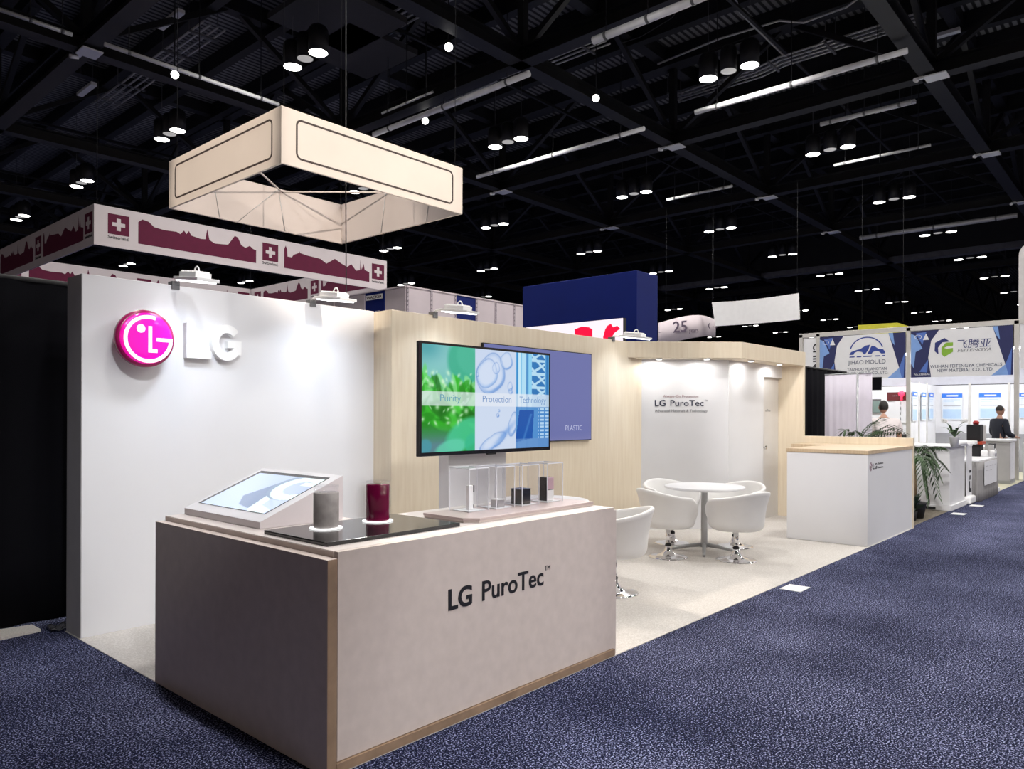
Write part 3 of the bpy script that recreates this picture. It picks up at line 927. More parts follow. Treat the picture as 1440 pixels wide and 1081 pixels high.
# ================================================================== CHAIRS AND TABLES
def smooth(t):
    t = max(0, min(1, t)); return t * t * (3 - 2 * t)
def rim(th):
    a = abs(math.degrees(th))
    h = 0.775 - 0.085 * smooth(a / 110)
    return h + (0.475 - h) * smooth((a - 100) / 52)
def make_chair(label, group):
    t = thing('tub_chair', label, 'chair', (0, 0, 0), group)
    NU = 72
    prof_o = [(0.16, 0.335), (0.245, 0.34), (0.285, 0.365), (0.30, 0.41)]
    def shell(u, v):
        th = -PI + 2 * PI * u
        h = rim(th)
        front = smooth((abs(math.degrees(th)) - 110) / 45)
        fl = 0.05 * (1 - front)
        # v: 0..0.55 outside bottom to rim, 0.55..0.7 round the rim, 0.7..1 inside down to the seat
        if v <= 0.25:
            k = v / 0.25 * 3; i = min(2, int(k)); f = k - i
            r = prof_o[i][0] + (prof_o[i + 1][0] - prof_o[i][0]) * f
            z = prof_o[i][1] + (prof_o[i + 1][1] - prof_o[i][1]) * f
        elif v <= 0.6:
            f = (v - 0.25) / 0.35
            z = 0.41 + (h - 0.02 - 0.41) * f; r = 0.30 + fl * f * f + 0.012 * f
        elif v <= 0.72:
            a = (v - 0.6) / 0.12 * PI
            r = 0.312 + fl - 0.021 * (1 - math.cos(a)); z = h - 0.02 + 0.02 * math.sin(a)
        else:
            f = (v - 0.72) / 0.28
            z = h - 0.02 + (0.43 - h + 0.02) * f; r = 0.27 + fl * (1 - f) ** 2 - 0.004 * f
        ry = 0.97
        return Vector((r * math.sin(th) * 0.98, -r * math.cos(th) * ry, z))
    b = MB(); b.grid(shell, NU, 34, 0, True, True)
    o = len(b.v); b.v.append(Vector((0, 0, 0.333)))
    for k in range(NU):
        b.f.append([k, (k + 1) % NU, o]); b.mi.append(0); b.sm.append(True)
    b.build('shell', LEATH, t)
    MB().lathe((0, 0, 0.40), [(0.26, 0), (0.263, 0.05), (0.25, 0.07), (0.2, 0.08), (0.01, 0.083)], 48).build('seat_cushion', LEATH, t)
    MB().lathe((0, 0, 0), [(0.026, 0.13), (0.026, 0.335)], 24).build('column', CHROME, t)
    MB().lathe((0, 0, 0), [(0.032, 0.125), (0.034, 0.13), (0.034, 0.145), (0.03, 0.15)], 24).build('collar', BLACKM, t)
    MB().lathe((0, 0, 0.005), [(0.215, 0), (0.215, 0.008), (0.19, 0.014), (0.13, 0.022), (0.08, 0.038), (0.05, 0.065), (0.036, 0.1), (0.032, 0.125)], 48).build('base', CHROME, t)
    return t
GRP = 'white tub chairs of the booth'
proto = make_chair('white tub chair at the round table, nearest the aisle', GRP)
TC = Vector((7.90, 4.05, 0))
def face(x, y, tx, ty):
    # chair front is +Y in its own frame (opening opposite the back)
    return math.atan2(ty - y, tx - x) - PI / 2
spots = [((7.66, 3.55), 'white tub chair at the round table, nearest the aisle', 0.25),
         ((7.33, 4.19), 'white tub chair at the round table, nearest the display counter', -0.25),
         ((8.14, 4.60), 'white tub chair behind the round table, against the slogan wall', 0.0),
         ((8.44, 3.93), 'white tub chair behind the round table, nearest the white reception desk', 0.0)]
for i, ((x, y), lb, da) in enumerate(spots):
    rz = face(x, y, TC.x, TC.y) + da
    if i == 0:
        proto.location = (x, y, 0); proto.rotation_euler = (0, 0, rz)
    else:
        dup(proto, (x, y, 0), rz, lb, GRP)
dup(proto, (5.53, 3.70, 0), face(5.53, 3.70, 5.1, 4.4), 'white tub chair half hidden by the right end of the display counter', GRP)

def make_table(label):
    t = thing('round_table', label, 'table', (0, 0, 0), 'round white meeting tables')
    MB().lathe((0, 0, 0.725), [(0.40, 0), (0.448, 0.012), (0.45, 0.02), (0.45, 0.033), (0.446, 0.036)], 64).build('tabletop', WHITE, t)
    MB().lathe((0, 0, 0), [(0.045, 0.06), (0.036, 0.12), (0.036, 0.70), (0.06, 0.722), (0.06, 0.7249)], 24).build('column', ALU, t)
    for k in range(4):
        a = math.radians(207 + 90 * k); d = Vector((math.cos(a), math.sin(a), 0))
        b = MB(); b.tube([Vector((0, 0, 0.085)) + d * 0.02, Vector((0, 0, 0.06)) + d * 0.2, Vector((0, 0, 0.03)) + d * 0.34, Vector((0, 0, 0.018)) + d * 0.36], 0.024, 10, r1=0.016)
        b.build('foot', ALU, t)
    MB().cyl((-0.07, 0, 0.70), (0.07, 0, 0.70), 0.008, 8).build('lock_pin', STEELG, t)
    return t
t1 = make_table('round white meeting table with four tub chairs')
t1.location = (TC.x, TC.y, 0)
dup(t1, (5.52, 4.52, 0), 0.3, 'round white table partly hidden behind the display counter', 'round white meeting tables')

# ================================================================== RECEPTION DESK
rd = thing('reception_desk', 'white reception desk with a pale oak top and upstand', 'desk', (9.5, 2.745, 0.004))
RT = 1.155
MB().box(9.505, 11.52, 2.745, 3.72, 0.005, RT - .045).build('body', WHITE, rd, 0.003)
MB().box(9.495, 11.525, 2.738, 3.73, RT - .044, RT).build('desk_top', WOODD, rd, 0.002)
MB().box(11.526, 11.60, 2.735, 4.265, 0.005, 1.262).build('upstand', WOODM, rd, 0.002)
MB().box(11.0, 11.525, 3.731, 4.25, 0.6, RT).build('rear_shelf', WOODD, rd, 0.002)
b = MB(); yq = 2.7448
c = on_y(1224.6, 656.3, 2.745)
lgm = MB().prism(disc((c.x, 2.745, c.z), X, Z, 0.052, 32), (0, -0.002, 0)); lgm.build('logo_disc', mat('plum_logo', (0.12, 0.01, 0.06), 0.4), rd)
lgm = MB(); logo_marks(lgm, (c.x, 2.743, c.z), X, Z, 0.05, (0, -0.0015, 0)); lgm.build('logo_mark', LETW, rd)
a0 = on_y(1227.5, 659.5, 2.745); a1 = on_y(1233.2, 659, 2.745)
letter(b, 'LG', (a0.x, yq, a0.z), X, Z, a1.x - a0.x, 0.066, 0.0015, 0.012)
for s_, yb in (('Business', 652.5), ('Solutions', 658.2)):
    a0 = on_y(1235, yb, 2.745); a1 = on_y(1242, yb - .3, 2.745)
    letter(b, s_, (a0.x, yq, a0.z), X, Z, a1.x - a0.x, 0.022, 0.0015)
b.build('brand_lettering', INK, rd)

# ================================================================== HANGING CANOPY SIGN
CZ0, CZ1, CAX, CAY, CS = 3.40, 3.822, 2.945, 4.87, 1.85
cn = thing('canopy_sign', 'square cream fabric sign with rounded outlines hanging over the booth', 'sign', (CAX, CAY, CZ0))
x0, x1, y0, y1 = CAX, CAX + CS, CAY, CAY + CS
e = 0.018
for nm, bx in (('outer_panel', (x0, x1, y0, y0 + e)), ('outer_panel', (x0, x1, y1 - e, y1)), ('outer_panel', (x0, x0 + e, y0 + e, y1 - e)), ('outer_panel', (x1 - e, x1, y0 + e, y1 - e))):
    MB().box(*bx, CZ0, CZ1).build(nm, FABRIC, cn, 0.004)
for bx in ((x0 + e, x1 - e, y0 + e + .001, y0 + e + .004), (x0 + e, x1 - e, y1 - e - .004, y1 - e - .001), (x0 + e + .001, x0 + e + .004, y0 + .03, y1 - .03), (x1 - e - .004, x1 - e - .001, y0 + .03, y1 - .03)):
    MB().box(*bx, CZ0 + .002, CZ1 - .002).build('inner_shade_panel', INNER_SHADE, cn)  # added thin panels, darker tone stands for the shade on the inner faces
def rrect(o, xd, yd, w_, h_, r, n=6):
    pts = []
    for cx, cy, a0 in ((w_ - r, h_ - r, 0), (r, h_ - r, 90), (r, r, 180), (w_ - r, r, 270)):
        for k in range(n + 1):
            a = math.radians(a0 + 90 * k / n)
            pts.append((cx + r * math.cos(a), cy + r * math.sin(a)))
    return [Vector(o) + Vector(xd) * p[0] + Vector(yd) * p[1] for p in pts]
def outline(o, xd, yd, w_, h_, r, th, d, m, nm='outline'):
    A = rrect(o, xd, yd, w_, h_, r); B = rrect(Vector(o) + Vector(xd) * th + Vector(yd) * th, xd, yd, w_ - 2 * th, h_ - 2 * th, r - th)
    n = len(A); d = Vector(d); b = MB()
    vs = A + B + [p + d for p in A] + [p + d for p in B]; fs = []
    for k in range(n):
        j = (k + 1) % n
        fs += [(k, j, n + j, n + k), (2 * n + k, 3 * n + k, 3 * n + j, 2 * n + j), (k, 2 * n + k, 2 * n + j, j), (n + k, n + j, 3 * n + j, 3 * n + k)]
    b.add(vs, fs); b.build(nm, m, cn)
H = CZ1 - CZ0
outline((x0 + .12, y0, CZ0 + .06), X, Z, CS - .24, H - .12, .05, .015, (0, -.002, 0), PRINT_DK)
outline((x0, y0 + .12, CZ0 + .06), Y, Z, CS - .24, H - .12, .05, .015, (-.002, 0, 0), PRINT_DK)
for p, q in (((x0 + .6 * CS, y1 - .03, CZ1 - .03), (x1 - .03, y0 + .55 * CS, CZ1 - .03)), ((x1 - .03, y0 + .55 * CS, CZ1 - .03), (x0 + .5 * CS, y0 + .05, CZ1 - .03)), ((x0 + .6 * CS, y1 - .03, CZ1 - .03), (x0 + .05, y0 + .5 * CS, CZ1 - .03))):
    MB().cyl(p, q, 0.009, 8).build('brace_tube', INNER_SHADE, cn)
for k in (.25, .62):
    MB().cyl((x0 + CS * k, y1 - .026, CZ0 + .01), (x0 + CS * (k - .04), y1 - .026, CZ1 - .01), 0.003, 6).build('frame_tube', ALU, cn)
    MB().cyl((x1 - .026, y0 + CS * k, CZ0 + .01), (x1 - .026, y0 + CS * (k - .04), CZ1 - .01), 0.003, 6).build('frame_tube', ALU, cn)
MB().cyl((x0 + .58 * CS, y1 - .026, CZ1 - .01), (x0 + .35 * CS, y1 - .026, CZ0 + .01), 0.003, 6).build('frame_tube', ALU, cn)
for px, py in ((x0 + .05, y0 + .05), (x1 - .05, y0 + .05), (x0 + .05, y1 - .05), (x1 - .05, y1 - .05)):
    MB().cyl((px, py, CZ1 - .06), (px, py, 12.752), 0.0025, 5).build('suspension_cable', BLACKM, cn)
# small warm strip lamps mounted on the inner frame that light the inner panels
MB().box(x0 + .45, x1 - .45, y0 + .05, y0 + .08, CZ1 - .075, CZ1 - .055).build('inner_strip_lamp', LEDW, cn)
area('canopy_light', cn, (CAX + CS / 2, y0 + .065, CZ1 - .08), (0, 1, -.35), 0.9, 0.02, 0.8, (1.0, 0.82, 0.62))

# ================================================================== CEILING STRUCTURE
ZB = 9.95           # truss lower chord
def truss(axis, fixed, a0, a1, step_off, name='ceiling_truss', heavy=False):
    b = MB()
    def bx(p0, p1, hw, z0, z1, mi=0):
        if axis == 'X': b.box(p0, p1, fixed - hw, fixed + hw, z0, z1, mi)
        else: b.box(fixed - hw, fixed + hw, p0, p1, z0, z1, mi)
    P = lambda s, z: Vector((s, fixed, z)) if axis == 'X' else Vector((fixed, s, z))
    bx(a0, a1, 0.19, ZB, ZB + 0.03); bx(a0, a1, 0.02, ZB + .03, ZB + .33); bx(a0, a1, 0.19, ZB + .33, ZB + .36)
    bx(a0, a1, 0.16, 12.35, 12.752)
    s = step_off
    side = X if axis == 'Y' else Y
    al = X if axis == 'X' else Y
    while s < a1:
        if s > a0:
            p = P(s, 0)
            b.obox(p + Z * (ZB + 12.4) / 2, al * .09, side * .09, Z * (12.4 - ZB) / 2)
            for k in (-1, 1):
                q0 = P(s, ZB + .3); q1 = P(s + k * 3.4, 12.4)
                d = (q1 - q0); L = d.length; d.normalize()
                b.obox((q0 + q1) / 2, d * L / 2, side * .07, side.cross(d) * .07)
        s += 7.2
    o = b.build(name, STEEL)
    return struct(o)
for j in range(-1, 7):
    struct(truss('X', 4.57 + 7.22 * j, -8, 80, 6.38 - 14.36), 'black steel roof truss')
for i in range(-1, 7):
    if i == 5: continue
    struct(truss('Y', 6.38 + 7.18 * i, -10, 60, 4.57 - 14.44), 'black steel roof truss')
# deep girder across the hall
b = MB(); b.box(44.3, 44.9, -20, 78, 9.95, 10.25, 1); b.box(44.5, 44.7, -20, 78, 10.25, 12.752)
struct(b.build('ceiling_girder', [STEEL, STEELG]), 'deep grey steel girder across the hall')
for k in range(36):
    xx = 0.4 + 1.795 * k
    b = MB(); b.box(xx - .13, xx + .13, -10, 62, 12.15, 12.2); b.box(xx - .02, xx + .02, -10, 62, 12.2, 12.74)
    struct(b.build('ceiling_joist', STEEL), 'black steel roof joist')
for j in range(0, 9):
    yy = 8.18 + 7.22 * j
    b = MB(); b.box(-8, 70, yy - .04, yy + .04, 11.7, 11.78)
    struct(b.build('ceiling_bridging', STEEL))

def run(name, pts, r, m, label, cat, seg=10, group=None):
    b = MB(); b.tube(pts, r, seg); return tag(b.build(name, m), label, cat, group)
GP = 'pipes under the hall roof'
def pipe(px0, py0, px1, py1, z, r, m, axis, label):
    p, q = on_z(px0, py0, z), on_z(px1, py1, z)
    if axis == 'Y': xx = (p.x + q.x) / 2; p = Vector((xx, p.y, z)); q = Vector((xx, q.y, z))
    else: yy = (p.y + q.y) / 2; p = Vector((p.x, yy, z)); q = Vector((q.x, yy, z))
    t = thing('overhead_pipe', label, 'pipe', p, GP)
    b = MB(); b.tube([p, q], r, 14); b.build('pipe_run', m, t)
    for f in (.12, .5, .88):
        c_ = p + (q - p) * f
        MB().cyl(c_ + Z * r * .8, (c_.x, c_.y, 12.752), .012, 6).build('hanger_rod', STEEL, t)
        d_ = (q - p).normalized()
        MB().cyl(c_ - d_ * .03, c_ + d_ * .03, r * 1.12, 14).build('clamp_ring', STEELG, t)
pipe(534, 192, 736, 99, 9.72, .075, PIPE, 'Y', 'long pale pipe under the roof right of the canopy sign')
pipe(842, 62, 990, -14, 9.72, .085, PIPE, 'Y', 'pale pipe under the roof at the top centre of the photo')
pipe(672, 249, 905, 180, 9.72, .065, PIPE, 'Y', 'pale pipe under the roof behind the middle pendant lights')
pipe(978, 158, 1276, 71, 9.72, .07, PIPE, 'Y', 'long pale pipe below the upper right pendant cluster')
pipe(147, 62, 392, 147, 9.72, .05, PIPE, 'X', 'pale pipe on the truss running to the canopy corner')
pipe(-20, 6, 101, 49, 9.72, .045, PIPEG, 'X', 'grey pipe on the truss in the top left corner')
pipe(1153, 174, 1282, 144, 9.75, .06, PIPEG, 'Y', 'thin grey pipe under the roof left of the right edge truss')
pipe(1174, 233, 1308, 203, 9.75, .045, PIPEG, 'Y', 'thin grey pipe just below the second right pendant cluster')
pipe(939, 281, 1029, 261, 9.75, .05, PIPEG, 'Y', 'thin grey pipe under the roof above the blue tower')
pipe(1210, 335, 1430, 302, 9.75, .1, PIPEG, 'Y', 'grey pipe beside the deep girder')
pipe(540, 160, 606, 128, 9.75, .03, PIPEG, 'Y', 'thin pipe stub above the canopy right half')
# conduit bundles
for bi, (xx, ya, yb, zz, lab) in enumerate(((21.1, 4.9, 12.0, 11.7, 'above the right pendant cluster'), (17.2, 11.9, 19, 12.0, 'behind the middle pendant cluster'), (9.6, 19.2, 27, 11.9, 'at the upper left'), (12.6, 11.9, 18.5, 11.9, 'above the canopy sign'))):
    t = thing('conduit_bundle', 'bundle of parallel grey conduits under the roof ' + lab, 'conduits', (xx, ya, zz), 'conduit bundles under the roof')
    for k in range(4):
        b = MB()
        o = -.3 + .2 * k
        b.tube([(xx + o, ya, zz), (xx + o, (ya + yb) / 2, zz), (xx + o + (.15 if bi == 0 else 0), (ya + yb) / 2 + .8, zz - .05), (xx + o + (.15 if bi == 0 else 0), yb, zz - .05)], 0.03, 8)
        b.build('conduit', PIPEG, t)
    for q in np.arange(ya + .6, yb, 1.6):
        MB().box(xx - .42, xx + .42, q - .03, q + .03, zz - .09, zz - .045).box(xx - .41, xx - .39, q - .01, q + .01, zz - .05, 12.752).box(xx + .39, xx + .41, q - .01, q + .01, zz - .05, 12.752).build('strut_rail', STEELG, t)
run('overhead_conduit', [on_z(1028, -20, 11.95), on_z(1041, 18, 11.95), on_z(1103, 79, 11.95), on_z(1140, 72, 11.95), on_z(1166, 50, 11.95)], 0.028, PIPEG, 'bent pale conduit crossing above the right pendant cluster', 'conduit', 8)
run('overhead_conduit', [on_z(925, 90, 12.05), on_z(1010, 55, 12.05), on_z(1096, 29, 12.05), on_z(1130, 32, 12.05), on_z(1190, 10, 12.05), on_z(1215, -8, 12.05)], 0.03, PIPEG, 'long straight conduit passing over the three-can pendant cluster', 'conduit', 8)
run('overhead_cable', [on_z(960, 2, 10.3) + Z * 2.45, on_z(960, 2, 10.3), on_z(945, 25, 10.2), on_z(900, 52, 10.1), on_z(875, 60, 10.2)], 0.012, BLACKM, 'loose black cable drooping beside the top centre pipe', 'cable', 6)

# white equipment boxes at the truss crossings
kx = [(20.6, 4.57, 'at the upper right truss crossing'), (27.85, 4.57, 'at the second truss crossing on the right edge'), (35.0, 4.57, 'at the third truss crossing on the right edge'),
      (6.4, 18.95, 'at the upper left truss crossing'), (20.7, 11.8, 'at the truss crossing right of the middle cluster'), (20.7, 19.0, 'at the truss crossing right of the canopy'),
      (27.9, 11.8, 'at the truss crossing above the blue tower'), (35.1, 11.8, 'at the far truss crossing above the hanging white banner'), (27.9, 19.0, 'at the far truss crossing left of the blue tower')]
kx = [(a, b_, 'white equipment box ' + c_) for a, b_, c_ in kx]
for i, (a, b_, lb) in enumerate(kx):
    t = thing('equipment_box', lb, 'box', (a, b_, 9.9), 'white equipment boxes under the truss crossings')
    MB().box(a - .22, a + .22, b_ - .42, b_ + .08, 9.87, 9.905).box(a - .04, a + .04, b_ - .2, b_ - .1, 9.905, 9.95).build('box_body', LETW, t, 0.008)
    MB().cyl((a - .1, b_ + .24, 9.88), (a - .28, b_ + .24, 9.84), 0.05, 12).box(a - .13, a - .05, b_ + .10, b_ + .26, 9.89, 9.95).build('camera', LETW, t)
# unlit fluorescent battens
for (px, py, lb) in ((240, 28, 'unlit white strip light under the roof at the upper left'), (122, 126, 'unlit white strip light below the upper left truss'), (1258, 150, 'unlit white strip light right of the right pendant cluster'), (1313, 53, 'unlit white strip light at the top right')):
    p = on_z(px, py, 11.6)
    t = thing('strip_light', lb, 'strip light', p, 'unlit strip lights under the roof')
    MB().box(p.x - .09, p.x + .09, p.y - .62, p.y + .62, p.z - .04, p.z + .06).build('batten', LETW, t, 0.01)
    MB().cyl((p.x, p.y - .5, p.z + .06), (p.x, p.y - .5, 12.752), .006, 5).cyl((p.x, p.y + .5, p.z + .06), (p.x, p.y + .5, 12.752), .006, 5).build('hanger', STEELG, t)
# dark acoustic panels / duct boxes
for (px, py, w_, lb) in ((475, 30, 1.2, 'dark square panel under the roof beside the top left pendant cluster'), (505, 75, 1.1, 'dark square panel under the roof above the canopy sign')):
    p = on_z(px, py, 11.2)
    tag(MB().box(p.x - w_, p.x + w_, p.y - w_, p.y + w_, 11.2, 11.35).build('roof_panel', mat('dark_grey_panel', (0.05, 0.05, 0.055), 0.8)), lb, 'panel')

# ------------------------------------------------------------------ pendant lights
ORD = ['first', 'second', 'third', 'fourth', 'fifth', 'sixth', 'seventh', 'eighth', 'ninth', 'tenth', 'eleventh', 'twelfth', 'thirteenth', 'fourteenth', 'fifteenth']
def ordw(n): return ORD[n] if n < len(ORD) else str(n + 1) + 'th'
ZL = 9.98
def cluster_parts(t, c, lod):
    x, y = c
    offs = (-0.54, 0.0, 0.54)
    if lod == 0:
        for k, dy in enumerate(offs):
            r = 0.23 if k != 1 else 0.2
            zb = ZL if k != 1 else ZL + 0.03
            can = MB(); can.lathe((x, y + dy, zb), [(r - .012, 0.0), (r, 0.0), (r, 0.52), (r - .05, 0.60), (0.05, 0.62)], 32)
            co = can.build('lamp_can', STEEL, t)
            d = MB(); d.lathe((x, y + dy, zb - 0.004), [(r - .02, 0.0), (r - .012, 0.006), (r - .013, 0.012)], 32)
            d.build('diffuser', LAMPON if k != 1 else LAMPDIM, co)
        MB().box(x - .03, x + .03, y - .6, y + .6, ZL + .62, ZL + .67).build('hanger_bar', STEEL, t)
        for dy in (-.54, .54):
            MB().cyl((x, y + dy, ZL + .67), (x, y + dy, 12.752), 0.008, 6).build('cable', STEELG, t)
    else:
        b = MB()
        for k, dy in enumerate(offs):
            r = 0.23 if k != 1 else 0.2
            zb = ZL if k != 1 else ZL + 0.03
            b.lathe((x, y + dy, zb), [(r, 0.0), (r, 0.52), (r - .05, 0.60)], 16, 0)
            b.lathe((x, y + dy, zb - .006), [(r - .02, 0.0), (r - .012, 0.006)], 16, 1 if k != 1 else 2)
        b.cyl((x, y, ZL + .6), (x, y, 12.752), .012, 5, 0)
        return b
rows = {}
for i in range(-1, 15):
    for j in range(-4, 9):
        x, y = 10.0 + 7.22 * i, 8.22 + 7.28 * j
        if i == -1 and j > 1: continue
        z = (Vector((x, y, ZL)) - CAM).dot(FWD)
        vis = False
        if z > 3:
            q = proj((x, y, ZL))
            vis = -40 < q[0] < 1480 and -40 < q[1] < 480
        if vis: rows.setdefault(i, []).append((q[0], j, x, y, z))
        elif i <= 3 and j <= 0 and x > 2: rows.setdefault(i, []).append((None, j, x, y, max(z, 0)))
for i, l in rows.items():
    vis = sorted([q for q in l if q[0] is not None], reverse=True)
    rank = {q[1]: k for k, q in enumerate(vis)}
    n = len(vis)
    for (px, j, x, y, z) in l:
        if px is None:
            lb = 'black three-can pendant light cluster over the aisle outside the picture'
        else:
            lb = 'black three-can pendant light cluster, %s from the right in the %s row along the hall' % (ordw(rank[j]), ordw(max(i, 0)))
        g = 'three-can pendant lights under the hall roof'
        if z < 48:
            t = thing('pendant_light', lb, 'pendant light', (x, y, ZL), g)
            cluster_parts(t, (x, y), 0)
            for dy in (-.54, .54):
                area('pendant_light_glow', t, (x, y + dy, ZL - .02), (0, 0, -1), 0.4, 0.4, LAMP_W / 2, (1.0, 0.97, 0.93), 'DISK')
        else:
            b = cluster_parts(None, (x, y), 1)
            o = b.build('pendant_light', [STEEL, LAMPON, LAMPDIM])
            tag(o, lb, 'pendant light', g)

# small round spotlights on the trusses, plus added ones out of view
def hall_spot(p, aim, label, lit=True, w_=SPOT_W, ang=14, col=(1.0, 0.88, 0.76), soft=0.1):
    p = Vector(p); aim = Vector(aim)
    d = (aim - p).normalized()
    t = thing('hall_spotlight', label, 'spotlight', p, 'small round spotlights on the trusses')
    MB().cyl(p - d * .28, p, .10, 20).build('lamp_can', STEEL, t)
    MB().cyl(p + d * .001, p + d * .012, .092, 20).build('lens', LAMPON, t)
    MB().tube([p - d * .1, (p - d * .1).to_2d().to_3d() + Z * 12.752], .015, 6).build('bracket', STEEL, t)
    if lit: spot('spot_beam', t, p + d * .04, aim, w_, math.radians(ang), col, 0.4, soft)
CC = (CAX + CS / 2, CAY + CS / 2, CZ0 + .2)
hall_spot(on_z(246, 105, 9.9), CC, 'round spotlight on the truss above the canopy left corner', True, 900)
hall_spot(on_z(631, 66, 9.9), (5.5, 4.2, 1), 'round spotlight under the truss at the top centre', True, 2500, 24)
hall_spot(on_z(598, 170, 9.9), CC, 'round spotlight above the canopy right half', True, 900)
hall_spot(on_z(838, 138, 9.9), (3.5, 3.0, 1), 'round spotlight under the truss right of the middle pendant cluster', True, 2200, 22)
hall_spot((3.2, -17.1, 9.9), (CC[0], CAY, CC[2] + .02), 'added unseen spotlight behind the viewpoint, brightening the canopy sign front', True, 15000, 5.4)  # added lamp, lifts the front of the canopy sign
hall_spot((-15.2, 1.0, 9.9), (CAX, CC[1], CC[2] + .02), 'added unseen spotlight left of the booth, brightening the canopy sign side', True, 12000, 5.6)  # added lamp, lifts the left side of the canopy sign
hall_spot((-0.8, 0.5, 9.9), (12.4, 3.6, .9), 'added unseen spotlight overhead, aimed at the reception desk', True, 4200, 19, (1, .97, .95), .35)  # added fill for the desk end, curtain and white counter
for (sx_, tx_, ty_, tz_, nm_, ww_, an_) in ((-0.8, 3.1, 5.7, .95, 'left', 1.05, 13), (6.38, 3.1, 2.74, .4, 'right', .9, 10)):
    hall_spot((sx_, -6.2, 9.9), (tx_, ty_, tz_), 'added unseen spotlight over the aisle, %s of two aimed at the booth' % nm_, True, ADDED_FRONT_W * ww_, an_, (.95, .97, 1.0), .35)  # added pair, brightens the logo wall and the counter front
# ================================================================== LEFT DRAPE AND FLOOR BITS
def drape(p0, p1, z0, z1, amp, n, th=0.01):
    p0, p1 = Vector(p0), Vector(p1); d = p1 - p0; nrm = Vector((-d.y, d.x, 0)).normalized()
    b = MB()
    def f(u, v):
        a = amp * math.sin(u * n * 2 * PI) * (0.6 + 0.4 * (1 - v)) + amp * .4 * math.sin(u * n * 5.1 + 1)
        p = p0 + d * u + nrm * a
        return Vector((p.x, p.y, z0 + (z1 - z0) * v))
    b.grid(f, max(40, n * 10), 6)
    return b
def solid(o, th):
    s_ = o.modifiers.new('cloth', 'SOLIDIFY'); s_.thickness = th; s_.offset = 0
    return o
dl = thing('black_drape', 'black cloth drape on a rail left of the white logo wall', 'drape', (0, 6.3, 0))
solid(drape((-6, 6.3, 0), (2.3, 6.3, 0), 0.03, 2.55, 0.02, 26).build('cloth', DRAPE, dl), 0.006)
MB().cyl((-6, 6.3, 2.555), (2.3, 6.3, 2.555), 0.018, 10).build('rail', BLACKM, dl)
for xx in (-2.0, 2.25):
    MB().cyl((xx, 6.34, 0), (xx, 6.34, 2.53), 0.02, 10).build('upright', ALU, dl)
q = [on_z(-30, 893, 0.002), on_z(45, 881.5, 0.002), on_z(57, 888, 0.002), on_z(-30, 907, 0.002)]
tag(MB().prism(q, (0, 0, 0.02)).build('carpet_offcut', CARPETC), 'pale carpet strip on the floor in front of the black drape', 'carpet strip')
q = [on_z(66, 882, 0.002), on_z(92, 878, 0.002), on_z(95, 886, 0.002), on_z(72, 889, 0.002)]
cs = MB(); P0, P1, P2, P3 = q
cs.grid(lambda u, v: (P0 * (1 - u) + P1 * u) * (1 - v) + (P3 * (1 - u) + P2 * u) * v + Z * (0.012 + 0.010 * math.sin(u * 9) * math.cos(v * 7)), 12, 8)
tag(solid(cs.build('plastic_sheet', mat('grey_plastic_film', (0.07, 0.07, 0.08), 0.2)), 0.002), 'crumpled clear plastic sheet on the floor by the drape corner', 'plastic')
for p, lb in ((on_z(1118, 827, 0.001), 'white floor outlet cover on the blue carpet beside the booth edge'), (on_z(1348, 722.5, 0.001), 'white floor marker on the blue carpet before the white counter'), (on_z(1373.5, 711, 0.001), 'white floor marker on the blue carpet before the grey skirted table')):
    s_ = .12
    tag(MB().box(p.x - s_, p.x + s_, p.y - s_ * .8, p.y + s_ * .8, 0.0005, 0.006).build('floor_cover', LETW, None, 0.002), lb, 'floor cover')

# ================================================================== SWISS BANNER RING
SZB, SZT, SX, SY, SXE, SYE = 5.80, 6.82, 7.03, 20.28, 16.33, 29.3
sw = thing('hanging_banner', 'huge square hanging banner ring with crimson skylines and white crosses', 'banner', (SX, SY, SZB))
th = 0.04
for bx in ((SX, SXE, SY, SY + th), (SX, SXE, SYE - th, SYE), (SX, SX + th, SY + th, SYE - th), (SXE - th, SXE, SY + th, SYE - th)):
    MB().box(*bx, SZB, SZT).build('banner_side', SWWHT, sw)
SK1 = [(0, .78), (.03, .9), (.08, .86), (.12, .7), (.2, .66), (.3, .68), (.33, .62), (.36, .78), (.38, .66), (.40, .8), (.42, .64), (.5, .58), (.54, .6), (.555, 1.0), (.575, .6), (.62, .5), (.68, .52), (.74, .55), (.80, .95), (.83, .9), (.86, .62), (.9, .55), (.94, .66), (.97, .56), (1, .52)]
SK2 = [(0, .8), (.015, .95), (.03, .8), (.035, .5), (.08, .5), (.1, .62), (.16, .75), (.165, .82), (.17, .75), (.25, .7), (.33, .68), (.4, .66), (.47, .5), (.57, .78), (.65, .62), (.72, .52), (.77, .68), (.83, .42), (.88, .48), (.885, .95), (.9, .5), (.925, .8), (.94, .52), (1, .46)]
def flag(o, xd, s, d):
    o = Vector(o); xd = Vector(xd); d = Vector(d)
    b = MB(); b.prism([o, o + xd * s, o + xd * s + Z * s, o + Z * s], d * .004); b.build('flag_square', SWRED, sw)
    b = MB(); o2 = o + d * .004; a, c = .2 * s, .41 * s
    for u0, u1, v0, v1 in ((.2, .8, .405, .595), (.405, .595, .2, .405), (.405, .595, .595, .8)):
        b.prism([o2 + xd * s * u0 + Z * s * v0, o2 + xd * s * u1 + Z * s * v0, o2 + xd * s * u1 + Z * s * v1, o2 + xd * s * u0 + Z * s * v1], d * .004)
    b.build('white_cross', SWWHT, sw)
    b = MB(); letter(b, 'Switzerland.', o + d * .001 - Z * (.22 * s), xd, Z, s, .15 * s, .004, .012); b.build('flag_lettering', INK, sw)
